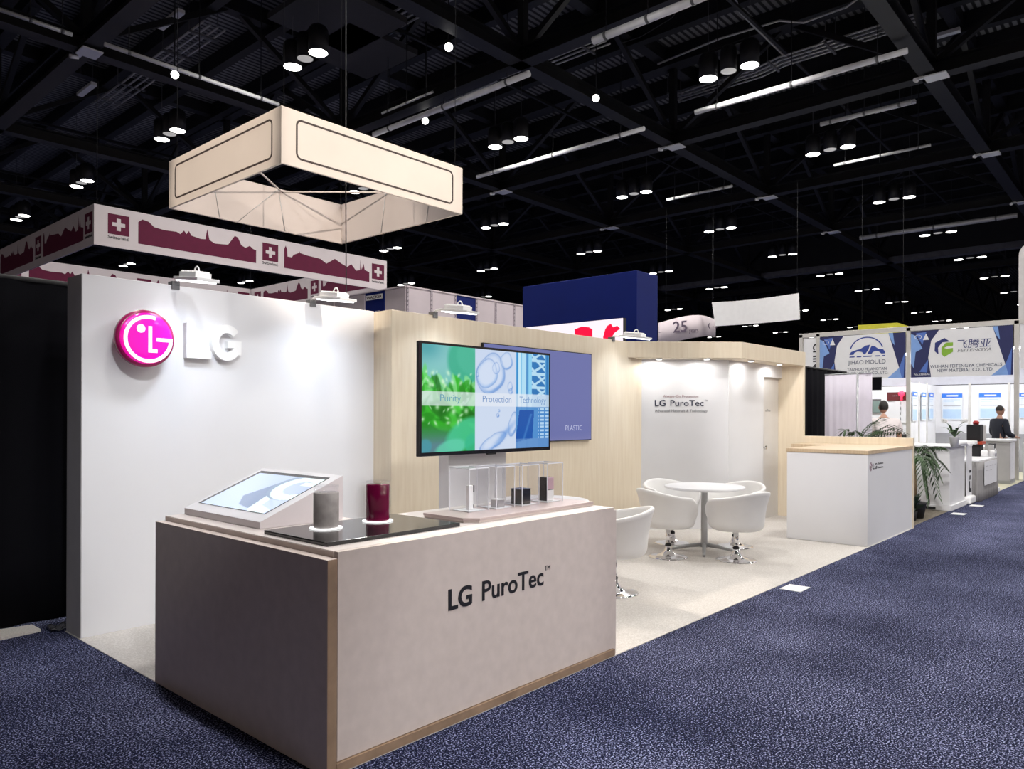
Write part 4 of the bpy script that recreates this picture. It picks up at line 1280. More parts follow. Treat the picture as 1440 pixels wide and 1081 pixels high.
def skyline(o, xd, w_, h_, sk, d):
    o = Vector(o); xd = Vector(xd)
    b = MB()
    for (u0, v0), (u1, v1) in zip(sk[:-1], sk[1:]):
        b.prism([o + xd * w_ * u0, o + xd * w_ * u1, o + xd * w_ * u1 + Z * h_ * v1, o + xd * w_ * u0 + Z * h_ * v0], Vector(d) * .004)
    b.build('skyline_print', SWRED, sw)
HB = SZT - SZB
def side(org, xd, L, d, first):
    # flag - skyline - flag - skyline - flag along the side
    s = .52; org = Vector(org); xd = Vector(xd)
    for k, u in enumerate((.035, .497, .955)):
        flag(org + xd * (L * u - (s if k == 2 else 0) + (0 if k < 2 else .3)) + Z * .33, xd, s, d)
    skyline(org + xd * L * .115 + Z * .2, xd, L * .36, .72, SK1 if first else SK2, d)
    skyline(org + xd * L * .575 + Z * .2, xd, L * .345, .72, SK2 if first else SK1, d)
side((SX, SY, SZB), X, SXE - SX, (0, -1, 0), True)
side((SX, SYE, SZB), -Y, SYE - SY, (-1, 0, 0), True)
side((SX, SYE - th, SZB), X, SXE - SX, (0, -1, 0), True)
side((SXE - th, SYE, SZB), -Y, SYE - SY, (-1, 0, 0), True)
for px, py in ((SX + .1, SY + .1), (SXE - .1, SY + .1), (SX + .1, SYE - .1), (SXE - .1, SYE - .1)):
    MB().cyl((px, py, SZT - .05), (px, py, 12.752), .01, 5).build('suspension_cable', STEEL, sw)

# ================================================================== WACKER PANEL WALL, BLUE TOWER, LED WALL
PW = thing('panel_tower', 'tall pale lavender panel tower with blue panels behind the oak wall', 'tower', (10.45, 12.33, 0))
PY, PX = 12.33, 10.45
zt = at_d(571, 401, 16).z
def pan(xa, xb, m, nm='panel'):
    MB().box(xa + .02, xb - .02, PY, PY + .05, 0, zt - .03).build(nm, m, PW)
edges = [on_y(px, 420, PY).x for px in (573, 606.5, 640, 670, 697, 723, 737)]
for k in range(6):
    pan(edges[k], edges[k + 1], BLUE if k == 2 else LAV, 'blue_panel' if k == 2 else 'pale_panel')
for k in range(7):
    b = MB(); b.box(edges[k] - .03, edges[k] + .03, PY - .015, PY + .06, 0, zt)
    for q in range(24): b.cyl((edges[k], PY - .014, zt - .06 - .09 * q), (edges[k], PY - .0165, zt - .06 - .09 * q), .012, 8, 1)
    b.build('post', [mat('perforated_post', (0.4, 0.34, 0.38), 0.5, var=0.3, scale=30), BLACKM], PW)
yl = [PY] + [on_x(px, 420, PX).y for px in (541, 513, 470, 425)]
for k in range(4):
    MB().box(PX, PX + .05, yl[k] + .02, yl[k + 1] - .02, 0, zt - .03).build('blue_panel' if k == 1 else 'pale_panel', BLUE if k == 1 else LAV, PW)
MB().box(edges[0] - .03, edges[-1], PY - .02, PY + .06, zt - .03, zt).box(PX - .02, PX + .05, PY, yl[-1], zt - .03, zt).build('top_rail', LAV, PW)
p0 = on_x(515, 423, PX); p1 = on_x(538, 418, PX)
MB().box(PX - .006, PX - .0005, p1.y, p0.y, p0.z, p0.z + .11 * 1.0).build('sign_plate', LETW, PW)
b = MB(); letter(b, 'WACKER', (PX - .0062, p0.y - .02, p0.z + .025), -Y, Z, abs(p0.y - p1.y) - .04, .06, .002, .02); b.build('sign_lettering', mat('dark_brown_ink', (.06, .015, .01), .5), PW)
p0 = on_x(518, 440, PX); p1 = on_x(534, 436, PX)
b = MB(); letter(b, '-- --', (PX - .0008, p0.y, p0.z), -Y, Z, abs(p0.y - p1.y), .05, .002, .02); b.build('small_lettering', LETW, PW)

BX, BY = 12.0, 7.54
bt_ = at_d(897, 380, 14).z
BYE = on_x(735, 404, BX).y; BXE = on_y(925, 387, BY).x
tag(MB().box(BX, BXE, BY, BYE, 0, bt_).build('blue_tower', BLUE, None, 0.01), 'tall plain cobalt blue exhibition tower behind the oak wall', 'tower')
lw = thing('led_wall', 'bright white video wall with two red shapes before the blue tower', 'video wall', (10.16, 7.6, 0))
LX = 10.16
ly0 = on_x(876, 447, LX); ly1 = on_x(740, 459, LX)
MB().box(LX + .004, LX + .09, ly0.y - .004, ly1.y, 0, ly0.z + .005).build('cabinet', BLACKM, lw)
MB().box(LX, LX + .003, ly0.y, ly1.y, 1.0, ly0.z).build('lit_face', mat('led_white', (0, 0, 0), .4, emit=(1.0, .86, .96), es=.95), lw)
LR = mat('led_red', (0, 0, 0), .4, emit=(.95, .004, .05), es=1.0)
for pts in (((808, 463), (818, 459), (828, 460), (833, 463), (833, 472), (831, 490), (810, 490), (808, 468)), ((851, 463), (854, 458), (859, 455), (862, 460), (868, 458), (872, 462), (864, 468), (858, 478), (850, 490), (848, 474))):
    b = MB(); b.prism([on_x(px, py, LX - .002) for px, py in pts], (0.0015, 0, 0)); b.build('red_shape', LR, lw)

# hanging banners further off
hb = thing('curved_banner', 'pale curved hanging banner printed 25 beside the blue tower', 'banner', at_d(966, 470, 30))
b = MB()
cA, cB = at_d(926, 452, 30.5), at_d(1006, 448, 30)
zA0, zA1, zB0, zB1 = at_d(926, 486, 30.5).z, at_d(926, 454, 30.5).z, at_d(1006, 472, 30).z, at_d(1006, 450, 30).z
def bf(u, v):
    p = cA * (1 - u) + cB * u - FWD * 1.2 * math.sin(PI * u)
    z0 = zA0 * (1 - u) + zB0 * u; z1 = zA1 * (1 - u) + zB1 * u + .1 * math.sin(PI * u)
    return Vector((p.x, p.y, z0 + (z1 - z0) * v))
b.grid(bf, 24, 2); solid(b.build('cloth', LAV, hb), .02)
def bt2(s_, u0, u1, v, cap):
    p, q = bf(u0, v), bf(u1, v)
    d = Vector((q.x - p.x, q.y - p.y, 0)); n_ = d.normalized().cross(Z)
    b = MB(); letter(b, s_, p + n_ * .12, d, Z, d.length, cap, .01, .01); b.build('banner_lettering', mat('plum_grey_ink', (.1, .07, .11), .6), hb)
for u_ in (.1, .9):
    q = bf(u_, 1); MB().cyl(q - Z * .02, (q.x, q.y, 12.752), .005, 5).build('suspension_cable', BLACKM, hb)
bt2('25', .22, .42, .38, .42); bt2('years', .42, .58, .26, .16); bt2('--', .04, .1, .5, .12); bt2('( --', .72, .96, .45, .16)
wb = [(1001, 425), (1030, 423.5), (1060, 421), (1090, 417), (1123, 412), (1124.5, 449), (1090, 452.5), (1060, 455), (1030, 457), (1006, 458.5)]
wbt = thing('white_banner', 'plain white hanging banner with a curved top edge', 'banner', on_x(1062, 458, 26.4))
MB().prism([on_x(px, py, 26.4) for px, py in wb], (.03, 0, 0)).build('cloth', mat('white_banner_cloth', (.72, .71, .71), .9, var=.03), wbt)
for px in (1003, 1121):
    q = on_x(px, 428, 26.415); MB().cyl(q, (q.x, q.y, 12.752), .005, 5).build('suspension_cable', BLACKM, wbt)
yb_ = [(1207, 457), (1262, 453.5), (1276, 458), (1276, 470), (1207, 470)]
ybt = thing('yellow_banner', 'yellow green banner top showing over the far booth header', 'banner', on_x(1240, 470, 27.0))
MB().prism([on_x(px, py, 27.0) for px, py in yb_], (.4, 0, 0)).build('cloth_box', YEL, ybt)
for px in (1212, 1270):
    q = on_x(px, 462, 27.2); MB().cyl(q, (q.x, q.y, 12.752), .005, 5).build('suspension_cable', BLACKM, ybt)

# ================================================================== FAR BOOTHS ON THE RIGHT
HX = 22.0
hd = thing('booth_header', 'aluminium booth header frame carrying two printed company banners', 'booth frame', (HX, 5.34, 0))
ptop = lambda px: on_x(px, 470 + (px - 1126) * (451.5 - 470) / (1430 - 1126), HX)
A_, B_, C_ = ptop(1127), ptop(1278), ptop(1430)
zt = B_.z
for p in (A_, B_, C_, ptop(1151)):
    MB().box(HX - .05, HX + .05, p.y - .05, p.y + .05, 0.005, zt).build('post', ALUL, hd, .004)
MB().box(HX - .05, HX + .05, C_.y - 3, A_.y + .05, zt - .09, zt + .03).build('top_beam', ALUL, hd, .004)
# country side panels
for (pa, pb, s_) in ((1131, 1148, 'CHINA'), (1435, 1452, 'CHINA')):
    ya, yb2 = on_x(pa, 500, HX).y, on_x(pb, 500, HX).y
    z0 = on_x(1140, 528, HX).z
    MB().box(HX - .02, HX + .02, yb2, ya, z0, zt - .1).build('country_panel', VINYL, hd)
    b = MB(); letter(b, s_, (HX - .021, (ya + yb2) / 2 - .09, zt - .28), -Z, -Y, zt - z0 - .3, .19, .004, .02); b.build('country_lettering', INK, hd)
def banner(pl, pr, nm, style):
    ya, yb2 = on_x(pl, 500, HX).y, on_x(pr, 500, HX).y
    z0, z1 = on_x(1278, 531, HX).z, zt - .11
    Wd, Hd = ya - yb2, z1 - z0
    Q = lambda u, v, k=0: Vector((HX - .03 - .004 * k, ya - u * Wd, z0 + v * Hd))
    MB().box(HX - .03, HX - .01, yb2, ya, z0, z1).build(nm, VINYL, hd)
    def P(pts, k, m, n_): MB().prism([Q(u, v, k) for u, v in pts], (-.003, 0, 0)).build(n_, m, hd)
    P([(0, 0), (0, 1), (.29, 1), (.21, .78), (.18, .42), (.21, 0)], 0, NAVY, 'dark_print')
    P([(0, .3), (0, .95), (.05, .9), (.12, .62), (.05, .55), (.03, .2)], 1, SKYB, 'light_print')
    P([(.05, .95), (.16, .97), (.12, .7)], 1, MIDB, 'mid_print')
    P([(.09, .12), (.18, .38), (.17, .1)], 1, MIDB, 'mid_print')
    P([(.81, 1), (1, 1), (1, 0), (.80, 0), (.93, .22)], 0, NAVY, 'dark_print')
    P([(.81, 1), (.86, 1), (.88, .72), (.85, .8)], 1, SKYB, 'light_print')
    P([(.80, 0), (.93, .22), (.96, 0)], 1, SKYB, 'light_print')
    P([(.93, .22), (.99, .55), (.98, 0), (.96, 0)], 1, MIDB, 'mid_print')
    b = MB(); ring(b, Q(.075, .87, 2), -Y, Z, .05, .06, 0, 360, (-.003, 0, 0), 24, 0, 1.4, 1); b.prism([Q(.125, .80, 2), Q(.19, .80, 2), Q(.158, .94, 2)], (-.003, 0, 0)); b.build('small_emblem', VINYL, hd)
    def T(s_, u0, u1, v, cap, m, bold=0.0, shear=0.0):
        b = MB(); letter(b, s_, Q(u0, v, 0), -Y, Z, (u1 - u0) * Wd, cap, .004, bold, shear); b.build('banner_lettering', m, hd)
    ink = mat('slate_ink', (.05, .07, .13), .6)
    if style == 0:
        b = MB(); R = .2 * Wd
        ring(b, Q(.56, .60, 0), -Y, Z, R * .93, R, 18, 165, (-.004, 0, 0), 32, 0, 1.0, .95)
        b.prism([Q(u, v) for u, v in ((.36, .555), (.38, .62), (.44, .66), (.49, .68), (.55, .75), (.60, .765), (.585, .66), (.545, .555), (.53, .555), (.51, .61), (.46, .63), (.42, .60), (.41, .555))], (-.004, 0, 0))
        b.prism([Q(u, v) for u, v in ((.57, .555), (.62, .74), (.66, .72), (.70, .66), (.75, .65), (.77, .60), (.77, .555), (.73, .555), (.70, .61), (.66, .62), (.63, .59), (.62, .555))], (-.004, 0, 0))
        for u0, u1 in ((.36, .42), (.445, .50), (.52, .62), (.66, .71), (.74, .77)):
            b.prism([Q(u0, .495), Q(u1, .495), Q(u1 + .005, .52), Q(u0 + .005, .52)], (-.004, 0, 0))
        b.build('car_emblem', mat('logo_blue_ink', (.03, .06, .3), .5), hd)
        T('JIHAO MOULD', .345, .78, .335, .11, ink, 0.0); T('TAIZHOU HUANGYAN', .335, .79, .19, .075, ink, 0.0); T('JIHAO MOULD CO., LTD.', .32, .81, .10, .075, ink, 0.0)
    else:
        b = MB(); b.prism([Q(u, v) for u, v in ((.345, .82), (.25, .73), (.245, .55), (.285, .48), (.28, .62), (.32, .73), (.40, .74))], (-.004, 0, 0)); b.build('hexagon_emblem', mat('logo_navy_ink', (.02, .03, .16), .5), hd)
        b = MB(); b.prism([Q(u, v) for u, v in ((.43, .72), (.36, .72), (.315, .62), (.315, .48), (.345, .42), (.43, .52), (.43, .60), (.37, .59), (.34, .61), (.37, .64), (.43, .65))], (-.004, 0, 0)); b.build('leaf_emblem', LIME, hd)
        T('飞腾亚', .475, .80, .60, .17, mat('logo_navy_ink', (.02, .03, .16), .5), 0.0, .12)
        T('FEITENGYA', .475, .80, .51, .075, INKG, 0, .2)
        T('WUHAN FEITENGYA CHEMICALS', .20, .90, .19, .08, ink, 0.0); T('NEW MATERIAL CO., LTD.', .27, .82, .10, .08, ink, 0.0)
        T('No.S33069A', .035, .20, .045, .05, VINYL)
banner(1153.5, 1274, 'company_banner', 0)
banner(1281.5, 1425, 'company_banner', 1)

# white booth behind the header
BWX = 25.0
zb1 = on_x(1370, 541, BWX).z
yc = on_x(1316, 560, BWX).y
struct(MB().box(BWX, BWX + .06, -1.0, 9.0, 0.004, zb1).build('wall_far_booth', VINYL), 'white panel wall of the far booth')
struct(MB().box(BWX - .01, BWX + .05, -1.0, 9.0, zb1 + .02, max(zb1 + .75, 3.42)).build('trim_fascia', mat('pale_grey_fascia', (.5, .5, .56), .6)), 'pale fascia above the far booth wall')
struct(MB().box(22.1, BWX, yc, yc + .06, 0.004, zb1).build('wall_far_booth_side', VINYL), 'white side panel wall of the far booth')
struct(MB().box(BWX - .03, BWX - .001, -1.0, yc, 0.004, on_x(1370, 609, BWX).z).build('baseboard_far_booth', mat('grey_counter_front', (.35, .35, .37), .6)), 'grey lower wall of the far booth')
b = MB()
for px in (1363.5, 1419): 
    q = on_x(px, 560, BWX); b.box(BWX - .025, BWX + .005, q.y - .03, q.y + .03, .9, zb1 + .05)
struct(b.build('trim_2', ALUL))
for px in (1292, 1303):
    q = on_y(px, 560, yc); struct(MB().box(q.x - .03, q.x + .03, yc - .025, yc + .005, 0.004, zb1 + .04).build('trim_3', ALUL))
POSTB = mat('poster_blue', (.03, .18, .75), .5); POSTP = mat('poster_pale_blue', (.45, .6, .8), .5); POSTW = mat('poster_paper', (.72, .76, .82), .5)
def poster(fn, label, seed):
    # fn(u,v,k) places a point of the poster
    rnd = random.Random(seed)
    t = thing('poster', label, 'poster', fn(0, 0, 0), 'posters in the far white booth')
    MB().add([fn(0, 0, 0), fn(1, 0, 0), fn(1, 1, 0), fn(0, 1, 0), fn(0, 0, 1), fn(1, 0, 1), fn(1, 1, 1), fn(0, 1, 1)], [(4, 5, 6, 7), (0, 1, 5, 4), (1, 2, 6, 5), (2, 3, 7, 6), (3, 0, 4, 7), (3, 2, 1, 0)]).build('sheet', POSTW, t)
    def pq(u0, u1, v0, v1, m, n_, ka=1.05, kb=2):
        MB().add([fn(u0, v0, ka), fn(u1, v0, ka), fn(u1, v1, ka), fn(u0, v1, ka), fn(u0, v0, kb), fn(u1, v0, kb), fn(u1, v1, kb), fn(u0, v1, kb)], [(4, 5, 6, 7), (0, 1, 5, 4), (1, 2, 6, 5), (2, 3, 7, 6), (3, 0, 4, 7), (3, 2, 1, 0)]).build(n_, m, t)
    pq(0, 1, .84, 1, POSTB, 'title_band')
    pq(.25, .8, .885, .945, VINYL, 'title_lettering', 2.1, 2.8)
    pq(.08, .9, .75, .77, POSTP, 'text_line'); pq(.08, .6, .68, .695, POSTP, 'text_line'); pq(.08, .92, .52, .535, INKG, 'text_line')
    pq(.06, .94, .04, .40, POSTP, 'data_table')
for (pl, pr, pt, pb_, lb) in ((1324.5, 1353.5, 553, 590, 'poster with a blue title band on the far white wall, left of two'), (1377, 1407.5, 552.5, 589, 'poster with a blue title band behind the man in the dark jacket'), (1432, 1450, 552, 588, 'poster with a blue title band cut off at the right edge')):
    a_ = on_x(pl, pb_, BWX); c_ = on_x(pr, pt, BWX)
    poster(lambda u, v, k, a_=a_, c_=c_: Vector((BWX - .026 - .004 * k, a_.y + (c_.y - a_.y) * u, a_.z + (c_.z - a_.z) * v)), lb, 1)
for (pl, pr, pt, pb_, lb) in ((1281.5, 1288.5, 551, 592, 'narrow poster on the side wall beside the middle post'), (1294, 1300.5, 552, 591, 'narrow poster on the side wall, middle of three'), (1305, 1311, 552.5, 590, 'narrow poster on the side wall nearest the corner')):
    a_ = on_y(pl, pb_, yc); c_ = on_y(pr, pt, yc)
    poster(lambda u, v, k, a_=a_, c_=c_: Vector((a_.x + (c_.x - a_.x) * u, yc - .026 - .004 * k, a_.z + (c_.z - a_.z) * v)), lb, 2)
bl = thing('booth_strip_light', 'white strip lamp behind the far booth header', 'strip light', (23.0, 3.6, 3.3))
MB().box(22.9, 23.1, 2.2, 5.0, 3.30, 3.36).build('batten', LEDW, bl)
for yy in (2.6, 4.6): MB().box(23.0, 24.992, yy - .02, yy + .02, 3.362, 3.39).build('arm', ALUL, bl)
area('booth_glow', bl, (23.0, 3.6, 3.28), (0, 0, -1), 0.2, 2.6, 62, (.96, .98, 1))
bl = thing('booth_strip_light', 'white strip lamp inside the far left booth', 'strip light', (23.5, 6.9, 3.3))
MB().box(23.4, 23.6, 5.7, 8.0, 3.30, 3.36).build('batten', LEDW, bl)
for yy in (6.1, 7.6): MB().box(23.5, 24.992, yy - .02, yy + .02, 3.362, 3.39).build('arm', ALUL, bl)
area('booth_glow', bl, (23.5, 6.9, 3.28), (0, 0, -1), 0.2, 2.2, 36, (.96, .98, 1))
# left booth inside: maroon sign, product poster
q0, q1 = on_x(1247, 563, 24.9), on_x(1277, 551, 24.9)
t = thing('maroon_sign', 'dark maroon hanging sign with a red lamp behind the man in white', 'sign', q0)
MB().box(24.945, 24.999, q1.y, q0.y, q0.z, q1.z).build('board', mat('maroon_board', (.1, .01, .012), .5), t)
b = MB(); letter(b, '----', (24.944, q0.y - .16, q0.z + .12), -Y, Z, .3, .07, .003); b.build('sign_lettering', VINYL, t)
p = on_x(1267, 556, 24.8)
MB().lathe((24.85, p.y, p.z - .14), [(.03, 0), (.03, .1), (.07, .14), (.09, .2), (.05, .27)], 16).build('red_lamp', mat('red_lamp_glow', (.9, .05, .1), .4, emit=(1, .02, .08), es=1.5), t)
q0, q1 = on_x(1258, 594, 24.9), on_x(1277, 563.5, 24.9)
t = thing('product_poster', 'white product poster with dark picture rows behind the man in white', 'poster', q0)
MB().box(24.945, 24.999, q1.y, q0.y, q0.z, q1.z).build('sheet', VINYL, t)
for r_ in range(4):
    for c_ in range(2):
        MB().lathe((24.943, q0.y - .16 - .2 * c_, q0.z + .12 + .16 * r_), [(.02, 0), (.05, .001), (.055, .003)], 12, axis='Y').build('picture', INKG, t)
q0, q1 = on_x(1226, 581, 24.9), on_x(1238, 561, 24.9)
t = thing('grey_display', 'grey green framed display panel on the far wall left of the man in white', 'display', q0)
MB().box(24.945, 24.999, q1.y, q0.y, q0.z, q1.z).build('frame', STEELG, t)
MB().box(24.94, 24.9445, q1.y + .03, q0.y - .03, q0.z + .03, q1.z - .06).build('pane', mat('sage_pane', (.2, .27, .25), .3), t)

# drapes in the next booth
bd = thing('black_drape', 'black cloth drape behind the oak end panel', 'drape', (13, 4.9, 0))
solid(drape((11.9, 4.92, 0), (15.4, 4.86, 0), 0.02, 2.42, 0.02, 14).build('cloth', DRAPE, bd), .006)
MB().cyl((11.9, 4.92, 2.43), (15.4, 4.86, 2.43), .018, 10).build('rail', STEEL, bd)
for xx in (11.95, 15.38):
    MB().cyl((xx, 4.95, 0.003), (xx, 4.95, 2.43), .018, 10).build('upright', STEEL, bd)
wc = thing('white_curtain', 'white cloth curtain on a slim frame behind the reception desk', 'curtain', (13.34, 4.1, 0))
a_, b_, c_ = on_x(1160, 529, 13.34), on_x(1204.5, 525, 13.34), on_x(1226, 525, 13.34)
solid(drape((13.34, a_.y, 0), (13.34, b_.y, 0), 0.03, 2.27, 0.006, 5).build('cloth', mat('white_curtain_cloth', (.82, .78, .86), .9, var=.02, transl=.35), wc), .004)
solid(drape((13.34, b_.y - .035, 0), (13.36, c_.y, 0), 0.03, 2.28, 0.004, 2).build('cloth', MATS['white_curtain_cloth'], wc), .004)
MB().cyl((13.34, b_.y - .015, 0.003), (13.34, b_.y - .015, 2.3), .014, 10).cyl((13.34, a_.y, 2.28), (13.34, c_.y, 2.29), .01, 8).build('frame', ALU, wc)
q0, q1 = on_x(1226, 548.5, 21.9), on_x(1239, 531, 21.9)
tag(MB().box(21.9, 21.965, q1.y, q0.y, q0.z, q1.z + .02).build('black_valance', DRAPE), 'short black cloth hanging right of the white curtain', 'cloth')
MBv = MB()

# ------------------------------------------------------------------ plants
def frond(root, tip, sag, n=13, ll=0.2):
    root, tip = Vector(root), Vector(tip)
    pts = []
    for k in range(12):
        f = k / 11
        p = root * (1 - f) + tip * f; p.z += sag * math.sin(PI * f) * (1 - .2 * f)
        pts.append(p)
    b = MB(); b.tube(pts, .008, 5, r1=.002)
    for k in range(2, n * 2):
        f = .22 + .78 * k / (n * 2)
        i = min(10, int(f * 11)); g = f * 11 - i
        p = pts[i] * (1 - g) + pts[i + 1] * g
        t = (pts[i + 1] - pts[i]).normalized()
        sd = t.cross(Z).normalized() * (1 if k % 2 else -1)
        L = ll * (1 - .5 * abs(f - .5) * 1.4)
        d = (sd * .8 + t * .75 - Z * .25).normalized()
        wv = d.cross(Z).normalized() * .013
        m_ = p + d * L * .5 - Z * .01; q = p + d * L - Z * .06 * (L / .2)
        b.add([p, m_ - wv, q, m_ + wv, p - Z * .001, m_ - wv - Z * .002, q - Z * .001, m_ + wv - Z * .002], [(0, 1, 2, 3), (7, 6, 5, 4), (0, 4, 5, 1), (1, 5, 6, 2), (2, 6, 7, 3), (3, 7, 4, 0)])
    return b
def palm(x, y, label, crown, tips, seed, grp='potted palms behind the reception desk'):
    t = thing('potted_palm', label, 'plant', (x, y, 0), grp)
    MB().lathe((x, y, 0.004), [(.12, 0), (.16, .22), (.17, .24), (.15, .245), (.14, .2)], 28).build('pot', BLACKM, t)
    MB().lathe((x, y, 0.17), [(.14, 0), (.13, .02), (.02, .03)], 20).build('soil', TRUNK, t)
    MB().tube([(x, y, .18), (x + .01, y, .5 * crown), (x, y + .01, crown)], .035, 8, r1=.025).build('stem', TRUNK, t)
    for (tp, sg) in tips:
        frond((x, y, crown - .02), tp, sg).build('frond', GREEN, t)
px_, py_ = 12.75, 3.0
tipsA = []
for (u, v, D, sg) in ((1325, 628, 11.6, .12), (1318, 650, 11.4, .2), (1312, 640, 12.0, .25), (1322, 672, 11.5, .30), (1320, 700, 11.6, .42), (1306, 706, 11.4, .4), (1298, 632, 11.9, .15), (1287, 628, 12.4, .12), (1276, 622, 12.3, .1), (1310, 662, 11.0, .2), (1300, 690, 11.0, .35), (1330, 660, 12.3, .2)):
    tipsA.append((at_d(u, v, D), sg))
palm(px_, py_, 'potted palm with drooping fronds past the right end of the reception desk', .85, tipsA, 1)
tipsB = []
for (u, v, D, sg) in ((1228, 592, 11.6, .1), (1240, 586, 11.7, .1), (1252, 596, 11.9, .08), (1262, 600, 12.2, .1), (1236, 604, 11.4, .1), (1186, 607, 11.6, .2), (1270, 606, 12.0, .12), (1205, 609, 12.4, .2), (1246, 606, 12.6, .1), (1275, 640, 12.6, .2)):
    tipsB.append((at_d(u, v, D), sg))
palm(12.2, 3.75, 'potted palm whose frond tips rise above the reception desk upstand', 1.0, tipsB, 2)
t = thing('leafy_plant', 'low dark leafy plant on the floor at the right end of the reception desk', 'plant', (12.35, 2.98, 0))
b = MB()
rnd = random.Random(3)
for k in range(26):
    a = rnd.uniform(0, 2 * PI); r_ = rnd.uniform(.1, .24); z_ = rnd.uniform(.15, .42)
    p = Vector((12.35 + math.cos(a) * .03, 2.98 + math.sin(a) * .03, .12)); q = Vector((12.35 + math.cos(a) * r_, 2.98 + math.sin(a) * r_, z_))
    wv = Vector((-math.sin(a), math.cos(a), 0)) * .05; m_ = (p + q) / 2 + Z * .06
    b.add([p, m_ - wv, q, m_ + wv, m_ - wv - Z * .004, m_ + wv - Z * .004], [(0, 1, 2, 3), (0, 4, 1), (1, 4, 2), (2, 5, 3), (3, 5, 0)])
b.build('leaves', mat('dark_leaf', (.012, .03, .014), .4, var=.3), t)
MB().lathe((12.35, 2.98, .004), [(.09, 0), (.11, .14), (.1, .145)], 20).build('pot', BLACKM, t)

# ------------------------------------------------------------------ counters and tables along the aisle
wcn = thing('white_counter', 'white box counter with a plinth beside the palm', 'counter', (14.0, 2.75, 0))
MB().box(14.03, 15.2, 2.78, 3.75, 0.09, 1.05).build('body', PAINT, wcn, .004)
MB().box(14.0, 15.23, 2.75, 3.78, 0.004, 0.089).build('plinth', PAINT, wcn, .003)
MB().box(13.98, 15.25, 2.73, 3.80, 1.051, 1.075).build('worktop', WHITE, wcn, .003)
MB().box(13.985, 13.999, 2.98, 3.22, 0.02, 0.06).build('vent_slot', BLACKM, wcn)
p = on_z(1342, 628.5, 1.077)
op = thing('potted_orchid', 'small orchid in a white pot on the white counter', 'plant', (p.x, p.y, 1.077))
x, y, z = p.x, p.y, 1.077
MB().lathe((x, y, z), [(.05, 0), (.075, .16), (.08, .165), (.07, .16)], 24).build('pot', LETW, op)
b = MB()
for k in range(9):
    a = k * .7; r_ = .1 + .05 * (k % 3); q = Vector((x + math.cos(a) * r_, y + math.sin(a) * r_, z + .22 + .05 * (k % 4))); p0 = Vector((x, y, z + .15))
    wv = Vector((-math.sin(a), math.cos(a), 0)) * .035; m_ = (p0 + q) / 2 + Z * .07
    b.add([p0, m_ - wv, q, m_ + wv, m_ - Z * .006], [(0, 1, 2, 3), (0, 4, 1), (1, 4, 2), (2, 4, 3), (3, 4, 0)])
b.build('leaves', GREEN, op)
b = MB()
for s_ in (-1, 1):
    b.tube([(x, y, z + .15), (x - .04 * s_, y + .06 * s_, z + .35), (x - .1 * s_, y + .14 * s_, z + .42)], .004, 5)
b.build('flower_stem', GREEN, op)
b = MB()
for s_, f in ((-1, .8), (1, .8), (-1, 1), (1, 1)):
    c_ = Vector((x - .1 * s_ * f, y + .14 * s_ * f, z + .36 + .06 * f))
    for k in range(5):
        a = k * 2 * PI / 5; b.prism(disc(c_ + Vector((0, math.cos(a) * .022, math.sin(a) * .022)), Y, Z, .018, 10), (.003, 0, 0))
b.build('blossoms', LETW, op)
for (u, v, w_, h_, lb) in ((1352, 626, .09, .07, 'round white bowl on the white counter beside the orchid'),):
    p = on_z(u, v, 1.076); tag(MB().lathe((p.x, p.y, 1.077), [(.05, 0), (.08, .02), (.09, .06), (.07, .08), (.02, .085)], 24).build('white_bowl', LETW), lb, 'bowl')
p = on_z(1362, 624.5, 1.076)
tag(MB().box(p.x - .1, p.x + .1, p.y - .12, p.y + .12, 1.0765, 1.14).build('white_box', LETW, None, .008), 'flat white box at the right end of the white counter', 'box')
# roll-up banner
ru = thing('rollup_banner', 'white roll-up banner with black marks between counter and skirted table', 'banner', (15.5, 2.8, 0))
MB().box(15.27, 15.75, 2.70, 2.82, 0.004, 0.14).build('cassette', LETW, ru, .03)
MB().box(15.28, 15.74, 2.765, 2.772, 0.14, 1.03).build('sheet', VINYL, ru)
MB().box(15.27, 15.75, 2.755, 2.785, 1.03, 1.06).build('top_rail', LETW, ru, .004)
b = MB(); b.box(15.5, 15.68, 2.7635, 2.7648, .55, .60); b.box(15.52, 15.62, 2.7635, 2.7648, .42, .5); b.box(15.5, 15.58, 2.7635, 2.7648, .25, .4); b.box(15.5, 15.7, 2.7635, 2.7648, .2, .27)
b.build('printed_marks', INK, ru)
# skirted table
st = thing('skirted_table', 'trade show table with a pleated grey skirt and white top', 'table', (16.9, 3.0, 0))
TX_0, TX_1 = 15.85, 17.75
MB().box(TX_0, TX_1, 2.68, 3.35, .725, .755).build('tabletop', WHITE, st, .003)
b = MB()
per = [(TX_0, 3.35), (TX_0, 2.68), (TX_1, 2.68), (TX_1, 3.35)]
def skirt(u, v):
    L = [.67, 1.9, .67]; s_ = u * sum(L); k = 0
    while k < 2 and s_ > L[k]: s_ -= L[k]; k += 1
    f = s_ / L[k]; p, q = per[k], per[k + 1]
    x = p[0] + (q[0] - p[0]) * f; y = p[1] + (q[1] - p[1]) * f
    a = .018 * math.sin(u * 260) * (1.4 - v)
    nx, ny = ((-1, 0), (0, -1), (1, 0))[k]
    return Vector((x + nx * (a + .004), y + ny * (a + .004), .01 + .72 * v))
b.grid(skirt, 320, 5); solid(b.build('skirt', mat('grey_skirt_cloth', (.3, .29, .29), .9), st), .003)
MB().box(16.2, 17.45, 2.64, 2.645, .28, .72).build('sign_sheet', VINYL, st)
b = MB(); letter(b, '-- --- -', (16.3, 2.6385, .62), X, Z, 1.0, .04, .002); letter(b, '--- --', (16.3, 2.6385, .54), X, Z, .6, .035, .002); b.build('sign_lettering', INKG, st)
p = on_y(1379, 634, 2.95)
